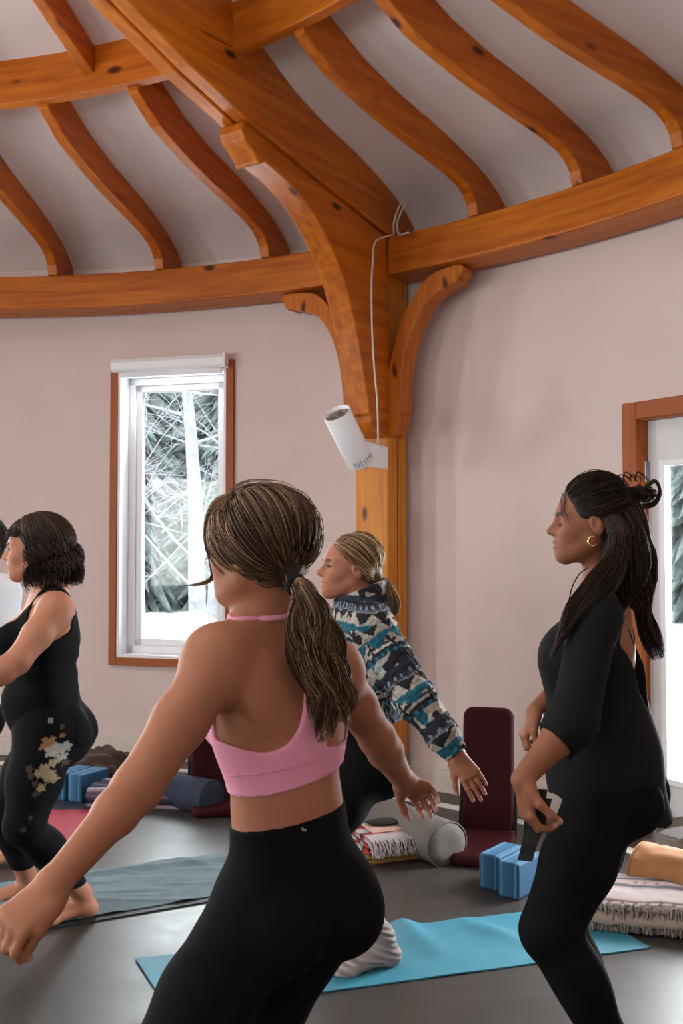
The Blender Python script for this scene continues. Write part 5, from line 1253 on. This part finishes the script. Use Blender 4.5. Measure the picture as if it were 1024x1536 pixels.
# =================================================================== woman in the black tunic
def person_C():
    f = unit((-.90, .42, 0)); hd = P(884, 786, 2.75); Fh = frame2(unit((-.985, .10, -.03)), (-.0, 0, 1)); s = 1.0
    pel = P(915, 1165, 2.77); chest = P(893, 985, 2.77); neck = P(905, 885, 2.78)
    shL = P(893, 925, 2.60); shR = P(890, 925, 2.94); elL = P(857, 1085, 2.50); wrL = P(783, 1168, 2.46); elR = P(858, 1020, 3.02); wrR = P(803, 1066, 2.92)
    Fp = frame2(f, (0, 0, 1)); Fc = frame2(f, unit(neck-chest+V3(-.02, 0, 0)))
    T_ = torso_prims(pel, chest, neck, Fp, Fc, shL, shR, .97, .050, .086, .115)
    nk = [cap(neck-Fc[2]*.02, hd-Fh[0]*.028-Fh[2]*.04, .052, .047, .03)]
    AL = arm_prims(shL, elL, wrL, (.048, .043, .038, .042, .027)); AR = arm_prims(shR, elR, wrR)
    hl, tl = hand_prims(wrL, unit((.10, -.10, -1)), unit((.95, .25, .05)), unit((-.2, -1, 0)), (.75, .8, .85, .9), .02, 1.05, .5, .6)
    hr, tr = hand_prims(wrR, unit((-.45, -.1, -.85)), unit((.8, 0, -.5)), unit((-.4, -.9, .3)), (.9, .95, 1.0, 1.05), .02, .95, .3, .7)
    hipL = pel+Fp[1]*.085-Fp[2]*.04; hipR = pel-Fp[1]*.085-Fp[2]*.04
    knL = P(824, 1396, 2.54); knR = P(834, 1388, 2.72); anL = P(935, 1590, 2.52); anL[2] = .10; anR = P(905, 1533, 2.72); anR[2] = .10
    LL = leg_prims(hipL, knL, anL, .095, .070, .060, .044, -Fp[0]); LR = leg_prims(hipR, knR, anR, .092, .064, .058, .042, -Fp[0])
    FT = foot_prims(anL, unit((-.9, -.25, 0)), True, -1)+foot_prims(anR, f, True, 1)
    root = empty('person', (float(pel[0]), float(pel[1]), 0), 0, 'woman with long dark half-up hair in a black open-back tunic and black leggings', 'person')
    base = (.26, .102, .053)
    part('body', head_prims(hd, Fh, s)+nk+T_+AL+AR+hl+hr+LL+LR+FT, 'skin', root, .0038, tint=skin_tint(base, hd, Fh, (.34, .10, .08), s, tl), smooth_it=1)
    face_details(root, hd, Fh, s, 'brow', closed=True)
    low = torso_prims(pel, chest, neck, Fp, Fc, shL, shR, .97, 0, .084, .11)[:6]+LL+LR
    part('leggings', low, 'jersey', root, .005, off=.005, region=lambda p: np.maximum(p[..., 2]-.95, .150-p[..., 2]))
    # loose tunic
    hem = pel-Fp[2]*.26+Fp[0]*(-.01)
    TU = [ecap(hem, pel+Fp[2]*.05+Fp[0]*.02, (.205, .190), (.165, .145), Fp[1], .06), ecap(pel+Fp[2]*.05+Fp[0]*.02, chest-Fc[2]*.02+Fc[0]*.015, (.172, .152), (.155, .128), Fc[1], .05), ecap(chest, neck-Fc[2]*.09, (.155, .122), (.13, .082), Fc[1], .06)]
    TU += [ell(chest+Fc[0]*.070+Fc[1]*sg*.06+Fc[2]*.0, V3(.060, .075, .07), Fc, .05) for sg in (1, -1)]
    TU += [cap(neck-Fc[2]*.055, shL, .058, .060, .06), cap(neck-Fc[2]*.055, shR, .058, .060, .06)]
    TU += [cap(shL, elL, .064, .058, .04), cap(elL, elL*.62+wrL*.38, .060, .054, .03), cap(shR, elR, .062, .062, .04), cap(elR, elR*.72+wrR*.28, .062, .062, .03)]
    TU += [cap(elL+V3(-.01, .03, -.02), elL+V3(-.03, .04, -.10), .040, .032, .04)]
    def reg(p):
        q = p-chest; fr = q@Fc[0]; l = q@Fc[1]; z = q@Fc[2]
        hemz = (.690-.22*np.clip(p[..., 0]-pel[0], -.3, .3)+.006*np.sin(p[..., 1]*40))-p[..., 2]
        cuff = ((p-elL)@unit(wrL-elL))-.060; near = np.linalg.norm(p-wrL, axis=-1) < .22; cuffR = ((p-elR)@unit(wrR-elR))-.06; nearR = np.linalg.norm(p-wrR, axis=-1) < .17
        d = np.maximum(hemz, np.maximum(np.where(near, cuff, -1), np.where(nearR, cuffR, -1)))
        # neckline and the pointed opening on the back
        r = np.linalg.norm((p-neck)[..., :2], axis=-1); d = np.maximum(d, np.where(z > .12, .068-r, -1))
        w = np.interp(z, [-.13, -.08, .04, .12, .17], [.0, .045, .105, .095, .065]); cut = np.maximum(np.abs(l)-w, np.maximum(fr+.045, -(z+.13))); return np.maximum(d, -cut)
    wr_ = lambda p: .0035*nz(p, 9, 1.)+.0030*np.sin(p[..., 0]*28+p[..., 1]*22+2*nz(p, 4))*np.clip(1.0-p[..., 2], 0, 1)
    part('tunic', TU, M['tunic'], root, .0045, region=reg, bump=wr_, smooth_it=1)
    # crossed straps and tie on the open back
    b = MB()
    def bk(l, z, o=.012):
        pr_ = [q for q in T_ if q.op == 'u']; o_ = chest+Fc[1]*l+Fc[2]*z
        for k in range(220):
            p = o_-Fc[0]*k*.001
            if min(float(q.fn(p[None])[0]) for q in pr_) > .004: return p-Fc[0]*.002
        return o_
    b.tube([bk(l, z) for l, z in zip(np.linspace(.075, -.06, 14), np.linspace(.13, -.06, 14))], .0032, 6); b.build('back_strap', 'blackfab', root, smooth=True)
    b = MB(); b.tube([bk(l, z) for l, z in zip(np.linspace(-.075, .065, 14), np.linspace(.11, -.07, 14))], .0032, 6); b.build('back_strap', 'blackfab', root, smooth=True)
    b = MB(); q = [bk(.0, -.08), bk(.02, -.10)-Fc[0]*.02, bk(.03, -.15)-Fc[0]*.025, bk(.01, -.19)-Fc[0]*.018]; b.tube(smooth_path(q, 16), [.006, .010, .013, .014, .014, .014, .014, .014, .013, .013, .012, .012, .010, .009, .008, .005], 8, flat=.5); b.build('knotted_tie', 'blackfab', root, smooth=True)
    # necklace cord
    b = MB(); b.tube(smooth_path([P(880, 852, 2.69), P(868, 862, 2.66), P(858, 880, 2.64), P(852, 905, 2.64)], 20), .0018, 6); b.build('necklace_cord', 'blackfab', root, smooth=True)
    # hoop earring
    e = hd+(.004*Fh[0]+.083*Fh[1]-.044*Fh[2]); b = MB(); b.tube([e+Fh[0]*math.cos(t)*.012+Fh[2]*(math.sin(t)*.013)-Fh[2]*.004 for t in np.linspace(-2.6, 2.2, 24)], [.0012+.0022*math.sin(math.pi*k/23) for k in range(24)], 8); b.build('hoop_earring', 'gold', root, smooth=True)
    # hair
    cols = [(.006, .0035, .003), (.013, .007, .005), (.028, .014, .009), (.060, .030, .018)]
    bun = P(962, 741, 2.73)
    def hr2(p):
        q = (p-hd)@Fh.T/s; return np.maximum(np.maximum(q[..., 0]-(.040+.45*(q[..., 2]-.02)), -.080-q[..., 2]), np.where((np.abs(q[..., 1]) > .055) & (q[..., 2] < .010), q[..., 0]+.012, -1))
    cp = [ell(hd+(-.018*Fh[0]+.036*Fh[2]), (.100, .080, .090), Fh, .02), ell(hd+(-.055*Fh[0]-.02*Fh[2]), (.060, .068, .075), Fh, .03), cap(hd-.075*Fh[0]+.05*Fh[2], bun, .050, .012, .03)]
    hb = part('hair', cp, 'hair', root, .005, off=.003, region=hr2, tint=np.array((.014, .008, .006)))
    def hl_(rg, n):
        out = []
        for _ in range(n):
            r_ = rg.random()
            if r_ < .45: a = rg.uniform(-1, 1); out.append((.070-.040*abs(a)**2, a*.068, .100-.05*abs(a)**1.5+rg.normal(0, .004)))
            elif r_ < .85: u = rg.random(); sg = 1 if rg.random() < .8 else -1; out.append((.056-.055*u, sg*(.067+.009*math.sin(u*3)), .062-.055*u+rg.normal(0, .006)))
            else: out.append((rg.uniform(-.02, .05), rg.uniform(-.06, .06), .115))
        return out
    strand_obj('scalp_locks', hb, scalp_hair(hd, Fh, s, hd-.10*Fh[0]+.065*Fh[2], 3, 2000, hl_, cols, lift=.012), .0014, cols, 5, taper=.7)
    # messy bun of loops
    rg = np.random.default_rng(4); loops = []
    for k in range(200):
        t = np.linspace(0, 6.0, 24)+rg.uniform(0, 6); a1 = unit(rg.normal(0, 1, 3)); a2 = unit(np.cross(a1, rg.normal(0, 1, 3))); r1 = rg.uniform(.012, .030); r2 = rg.uniform(.008, .020)
        loops.append(bun+V3(rg.normal(0, .010), rg.normal(0, .008), rg.normal(0, .005))+(np.outer(np.cos(t)*r1, a1)+np.outer(np.sin(t)*r2, a2))*V3(1.25, 1, .75))
    b1 = strand_obj('bun', hb, np.array(loops), .0018, cols, 8, taper=.8)
    strand_obj('bun_loop', hb, lock_flow([bun+V3(.0, -.02, .012), P(982, 722, 2.7), P(990, 738, 2.7), P(980, 756, 2.71), P(958, 760, 2.72)], 60, [.004, .006, .006, .006, .004], 12, 24, .002, 1), .0014, cols, 13)
    strand_obj('bun_wisps', hb, np.vstack([lock_flow([P(925+k*9, 722, 2.72), P(930+k*9, 712-k % 2*4, 2.70), P(941+k*9, 716, 2.70), P(948+k*9, 724, 2.72)], 5, [.002, .003, .002], 50+k, 16, .001, 1) for k in range(4)]), .0010, cols, 14)
    # long lower hair: back fall and the part lying over the near shoulder
    lc = cols+[(.12, .065, .038)]
    gb = [P(918, 742, 2.73), P(938, 782, 2.72), P(946, 830, 2.72), P(952, 878, 2.74), P(967, 925, 2.80), P(978, 960, 2.81), P(985, 990, 2.81)]
    strand_obj('back_locks', hb, lock_flow(gb, 1900, [.045, .062, .066, .054, .034, .026, .012], 15, 38, .010, 2.0, endjit=.42), .0016, lc, 16)
    gf = [P(905, 762, 2.68), P(928, 800, 2.645), P(924, 842, 2.61), P(893, 884, 2.565), P(860, 918, 2.55), P(841, 955, 2.555), P(826, 990, 2.57)]
    strand_obj('shoulder_locks', hb, lock_flow(gf, 1300, [.020, .030, .036, .034, .026, .020, .006], 17, 36, .007, 1.6, endjit=.42), .0015, cols, 18)
    gm = [P(915, 758, 2.69), P(940, 800, 2.67), P(942, 850, 2.66), P(935, 890, 2.66), P(930, 920, 2.66)]
    strand_obj('middle_locks', hb, lock_flow(gm, 1000, [.035, .052, .055, .044, .020], 27, 32, .008, 1.5, endjit=.4), .0015, cols, 28)
    part('lower_hair_core', [cap(P(925, 765, 2.74), P(936, 830, 2.73), .040, .046, .03), cap(P(925, 830, 2.73), P(940, 880, 2.75), .050, .034, .03), cap(P(940, 880, 2.75), P(962, 925, 2.80), .026, .010, .03), cap(P(920, 815, 2.68), P(902, 868, 2.62), .030, .022, .03), cap(P(902, 868, 2.62), P(868, 910, 2.575), .020, .012, .02)], 'hair', hb, .006, tint=np.array((.010, .006, .005)))
    strand_obj('face_wisps', hb, np.vstack([lock_flow([hd+.072*Fh[0]+.05*Fh[1]*.7+.085*Fh[2], hd+.080*Fh[0]+.048*Fh[1]+.045*Fh[2], hd+.064*Fh[0]+.068*Fh[1]+.0*Fh[2], hd+.058*Fh[0]+.070*Fh[1]-.025*Fh[2]], 12, [.006, .011, .010, .010], 19, 20, .003, 1, endjit=.5)]), .0007, cols, 20)
    fixparent(root)
    # dark strap hanging folded from the near hand
    b = MB(); c = wrL+V3(.012, -.01, -.075)
    for k, (dx_, dy_, z0, z1) in enumerate(((.030, .006, .05, -.10), (.012, .012, -.01, -.125), (.040, .0, .03, -.085))):
        pts = smooth_path([c+V3(dx_, dy_, z0), c+V3(dx_*.6, dy_, (z0+z1)/2), c+V3(dx_*.3-.01, dy_, z1)], 14)
        for i in range(13):
            p0, p1 = Vector(pts[i]), Vector(pts[i+1]); w = Vector((.017, -.006, 0)); t = Vector((.001, .0028, 0))
            b.add([p0-w, p1-w, p1+w, p0+w, p0-w+t, p1-w+t, p1+w+t, p0+w+t], [(0, 1, 2, 3), (7, 6, 5, 4), (0, 4, 5, 1), (3, 2, 6, 7), (0, 3, 7, 4), (1, 5, 6, 2)])
    tag(b.build('yoga_strap', 'blackfab'), 'black folded strap hanging from the near hand of the woman in the tunic', 'strap')
M['tunic'] = mat_noise('black_tunic', (.0035, .004, .0045, 1), (.006, .0068, .0075, 1), 8, .85, .3, 60, bdist=.003); M['tunic'].node_tree.nodes['Principled BSDF'].inputs['Specular IOR Level'].default_value = .2

# =================================================================== woman in the tank top with floral leggings
def person_D():
    f = unit((-.985, -.10, 0)); hd = P(53, 825, 3.56); Fh = frame2(unit((-.99, -.10, -.06)), (-.05, 0, 1)); s = 1.0
    pel = P(74, 1080, 3.60); chest = P(66, 968, 3.58); neck = P(76, 888, 3.58)
    shL = P(84, 915, 3.42); shR = P(70, 915, 3.73); elL = P(26, 992, 3.27); wrL = P(-55, 1045, 3.15); elR = P(-20, 985, 3.80); wrR = P(-70, 1010, 3.7)
    Fp = frame2(f, (0, 0, 1)); Fc = frame2(f, unit(neck-chest))
    T_ = torso_prims(pel, chest, neck, Fp, Fc, shL, shR, 1.09, .060, .094, .135, .025)
    nk = [cap(neck-Fc[2]*.02, hd-Fh[0]*.022-Fh[2]*.04, .054, .048, .03)]
    AL = arm_prims(shL, elL, wrL, (.058, .050, .041, .043, .028)); AR = arm_prims(shR, elR, wrR)
    hl, tl = hand_prims(wrL, unit((-.8, -.2, -.5)), (0, .2, -1), (0, -1, 0)); hr, tr = hand_prims(wrR, unit((-.8, -.2, -.5)), (0, .2, -1), (0, 1, 0))
    hipL = pel+Fp[1]*.09-Fp[2]*.045; hipR = pel-Fp[1]*.09-Fp[2]*.045
    knL = P(36, 1238, 3.36); knR = P(8, 1225, 3.68); anL = P(122, 1340, 3.80); anL[2] = .095; anR = P(40, 1306, 4.00); anR[2] = .095
    LL = leg_prims(hipL, knL, anL, .100, .062, .058, .036, -Fp[0]); LR = leg_prims(hipR, knR, anR, .100, .062, .058, .036, -Fp[0])
    dL = unit((-.80, -.50, 0)); dR = unit((-.93, -.28, 0))
    root = empty('person', (float(pel[0]), float(pel[1]), 0), 0, 'barefoot woman with a dark bob, black tank top and floral leggings', 'person')
    base = (.42, .18, .105)
    part('body', head_prims(hd, Fh, s)+nk+T_+AL+AR+hl+hr+LL+LR+foot_prims(anL, dL, True, -1)+foot_prims(anR, dR, True, 1), 'skin', root, .0038, tint=skin_tint(base, hd, Fh, (.40, .12, .10), s), smooth_it=1)
    face_details(root, hd, Fh, s, 'brow')
    flow = []; rg = np.random.default_rng(12)
    for (x, y, R_, kind) in ((80, 1112, .030, 2), (92, 1120, .026, 0), (84, 1122, .022, 0), (101, 1118, .020, 0), (97, 1132, .017, 0), (88, 1138, .016, 1), (78, 1146, .022, 1), (84, 1154, .022, 1), (72, 1150, .016, 1), (90, 1160, .016, 1), (58, 1143, .014, 3), (62, 1152, .012, 3), (76, 1170, .016, 1), (70, 1178, .012, 3), (97, 1101, .009, 2), (95, 1089, .010, 3), (66, 1210, .008, 3), (58, 1224, .011, 3), (68, 1163, .012, 3), (100, 1142, .013, 3)):
        flow.append((P(x, y, 3.46), R_, kind, rg.uniform(0, 6)))
    def tn(v):
        T = np.tile((.0038, .0042, .0055), (len(v), 1)).astype(float); COLS = [np.array((.38, .36, .33)), np.array((.33, .26, .16)), np.array((.30, .17, .08)), np.array((.075, .060, .045))]
        near = v[:, 1] < 3.60
        for c, R_, k, ph in flow:
            dx = (v[:, 0]-c[0]); dz = (v[:, 2]-c[2]); r = np.hypot(dx, dz); a = np.arctan2(dz, dx)+ph
            m = near & (r < R_*(.80+.16*np.cos(5*a)+.12*np.sin(11*a+ph))); ring = .55+.45*np.abs(np.sin(r/R_*7+2.5*np.cos(5*a))); T[m] = (COLS[k]*ring[:, None])[m]
        return T
    low = torso_prims(pel, chest, neck, Fp, Fc, shL, shR, 1.09, 0, .094, .135, .025)[:6]+LL+LR
    part('leggings', low, 'tintcloth', root, .0045, off=.005, region=lambda p: np.maximum(p[..., 2]-.86, .15-p[..., 2]), tint=tn)
    b = MB(); q = P(76, 1081, 3.42); b.box(tuple(q), (.018, .004, .020)); b.build('waist_label', 'greige', root, bevel=.002)
    def tank(p):
        q = p-chest; fr = q@Fc[0]; l = q@Fc[1]; z = q@Fc[2]; hem = .705-p[..., 2]
        arm = 1e3
        dL_ = (.078)-np.sqrt(((p-shL-V3(-.022, 0, -.022))@Fc[0])**2*1.0+((p-shL-V3(-.022, 0, -.022))@Fc[2])**2*.8); d = np.maximum(hem, np.where(l > .08, dL_, -1)); d = np.maximum(d, np.where(l < -.08, .088-np.hypot((p-shR)@Fc[0], (p-shR)@Fc[2]), -1))
        r = np.linalg.norm((p-neck)[..., :2], axis=-1); nl = .115+.075*np.clip(-(fr)*10, -1, 1); return np.maximum(d, np.where(np.abs(l) < .10, z-nl-.0, -1)*1.0)
    trunk = T_
    wr_ = lambda p: .0035*np.sin(p[..., 2]*95+4*nz(p, 5))*np.exp(-((p[..., 2]-.98)/.05)**2)+.002*nz(p, 12)
    part('tank_top', trunk, 'jersey', root, .004, off=.007, region=tank, bump=wr_)
    cols = [(.009, .005, .0045), (.020, .011, .008), (.042, .022, .015), (.08, .040, .025)]
    def hr2(p):
        q = (p-hd)@Fh.T/s; return np.maximum(q[..., 0]-(.012+.62*np.maximum(q[..., 2]+.0, -.03)), -.10-q[..., 2])
    cp = [ell(hd+(-.020*Fh[0]+.036*Fh[2]), (.104, .086, .092), Fh, .02), ell(hd+(-.050*Fh[0]-.045*Fh[2]), (.072, .082, .080), Fh, .04)]
    hb = part('hair', cp, 'hair', root, .005, off=.004, region=hr2, tint=np.array((.010, .006, .005)))
    ln = lambda a, rg: rg.uniform(.075, .125)+.02*abs(math.sin(a))
    st = hair_fall(hd, Fh, s, 2600, 7, (1.42, 2*math.pi-1.42), ln, 30, .026, [0, .010, .018, .022, .016, .020], .012, 1.7, top=(.25, .1, 1))
    strand_obj('bob_locks', hb, st, .0017, cols, 8)
    st = hair_fall(hd, Fh, s, 500, 9, (.25, 1.3), lambda a, rg: rg.uniform(.0, .012), 22, .010, [0, .003], .003, 1.2, top=(.45, -.1, 1), zdir=.42)
    strand_obj('fringe_locks', hb, st, .0015, cols, 10)
    fixparent(root)

# =================================================================== person in a white shirt, cut by the left edge
def person_E():
    f = unit((-.9, -.35, 0)); hd = P(-34, 816, 4.45); Fh = frame2(f, (0, 0, 1)); s = 1.03
    pel = P(-52, 1060, 4.5); chest = P(-30, 945, 4.48); neck = P(-22, 872, 4.48); Fp = frame2(f, (0, 0, 1)); Fc = frame2(f, unit(neck-chest))
    shL = P(2, 890, 4.30); shR = P(-50, 892, 4.62); elL = P(4, 985, 4.25); wrL = P(-40, 1040, 4.1); elR = P(-110, 960, 4.55); wrR = P(-150, 1010, 4.4)
    T_ = torso_prims(pel, chest, neck, Fp, Fc, shL, shR, 1.05, .03, .10, .125); nk = [cap(neck-Fc[2]*.02, hd-Fh[0]*.022-Fh[2]*.04, .055, .05, .03)]
    AL = arm_prims(shL, elL, wrL); AR = arm_prims(shR, elR, wrR); hl, _t = hand_prims(wrL, unit((-.6, -.3, -.6)), (0, .2, -1), (0, -1, 0)); hr, _t = hand_prims(wrR, unit((-.8, -.2, -.5)), (0, .2, -1), (0, 1, 0))
    hipL = pel+Fp[1]*.09-Fp[2]*.045; hipR = pel-Fp[1]*.09-Fp[2]*.045
    knL = P(-30, 1165, 4.25); knR = P(-120, 1165, 4.45); anL = PF(32, 1262, .09); anR = P(-70, 1240, 4.9); anR[2] = .09
    LL = leg_prims(hipL, knL, anL, .098, .062, .058, .036, -Fp[0]); LR = leg_prims(hipR, knR, anR, .098, .062, .058, .036, -Fp[0])
    root = empty('person', (float(pel[0]), float(pel[1]), 0), 0, 'person in a white shirt mostly cut off by the left edge, on the crimson mat', 'person')
    part('body', head_prims(hd, Fh, s)+nk+T_+AL+AR+hl+hr+LL+LR+foot_prims(anL, unit((-.9, -.35, 0)), True, -1)+foot_prims(anR, f, True, 1), 'skin', root, .0045, tint=skin_tint((.50, .23, .135), hd, Fh, s=s), smooth_it=1)
    face_details(root, hd, Fh, s, 'brow')
    part('trousers', torso_prims(pel, chest, neck, Fp, Fc, shL, shR, 1.05, 0, .10, .125)[:6]+LL+LR, 'jersey', root, .006, off=.008, region=lambda p: np.maximum(p[..., 2]-.80, .16-p[..., 2]))
    SH = T_+[cap(shL, elL, .062, .056, .04), cap(shR, elR, .062, .056, .04)]
    def reg(p):
        d = .70-p[..., 2]; r = np.linalg.norm((p-neck)[..., :2], axis=-1); d = np.maximum(d, np.where(p[..., 2] > neck[2]-.01, .066-r, -1))
        for sh, el in ((shL, elL), (shR, elR)): ax = unit(el-sh); d = np.maximum(d, np.where(np.linalg.norm(p-el, axis=-1) < .2, (p-sh)@ax-.20, -1))
        return d
    part('shirt', SH, M['shirt'], root, .005, off=.014, region=reg, bump=lambda p: .004*nz(p, 9)+.003*np.sin(p[..., 2]*40+p[..., 0]*30))
    cp = [ell(hd+(-.020*Fh[0]+.036*Fh[2])*s, V3(.102, .082, .092)*s, Fh, .02), ell(hd+(-.055*Fh[0]-.02*Fh[2]), (.060, .070, .060), Fh, .04)]
    hb = part('hair', cp, 'hair', root, .006, off=.004, region=lambda p: ((p-hd)@Fh[0])-.04-.4*((p-hd)@Fh[2]-.02), tint=np.array((.012, .008, .007)))
    st = hair_fall(hd, Fh, s, 900, 7, (.95, 2*math.pi-.95), lambda a, rg: rg.uniform(.0, .03), 22, .016, [0, .002], .003, 1.4, top=(.2, .1, 1)); strand_obj('short_locks', hb, st, .0018, [(.010, .006, .005), (.03, .018, .013)], 8)
    fixparent(root)
M['shirt'] = mat_noise('white_cotton', (.62, .65, .70, 1), (.68, .71, .76, 1), 10, .85, .2, 200)
PEOPLE = [person_A, person_B, person_C, person_D, person_E]
for _p in PEOPLE: _p()
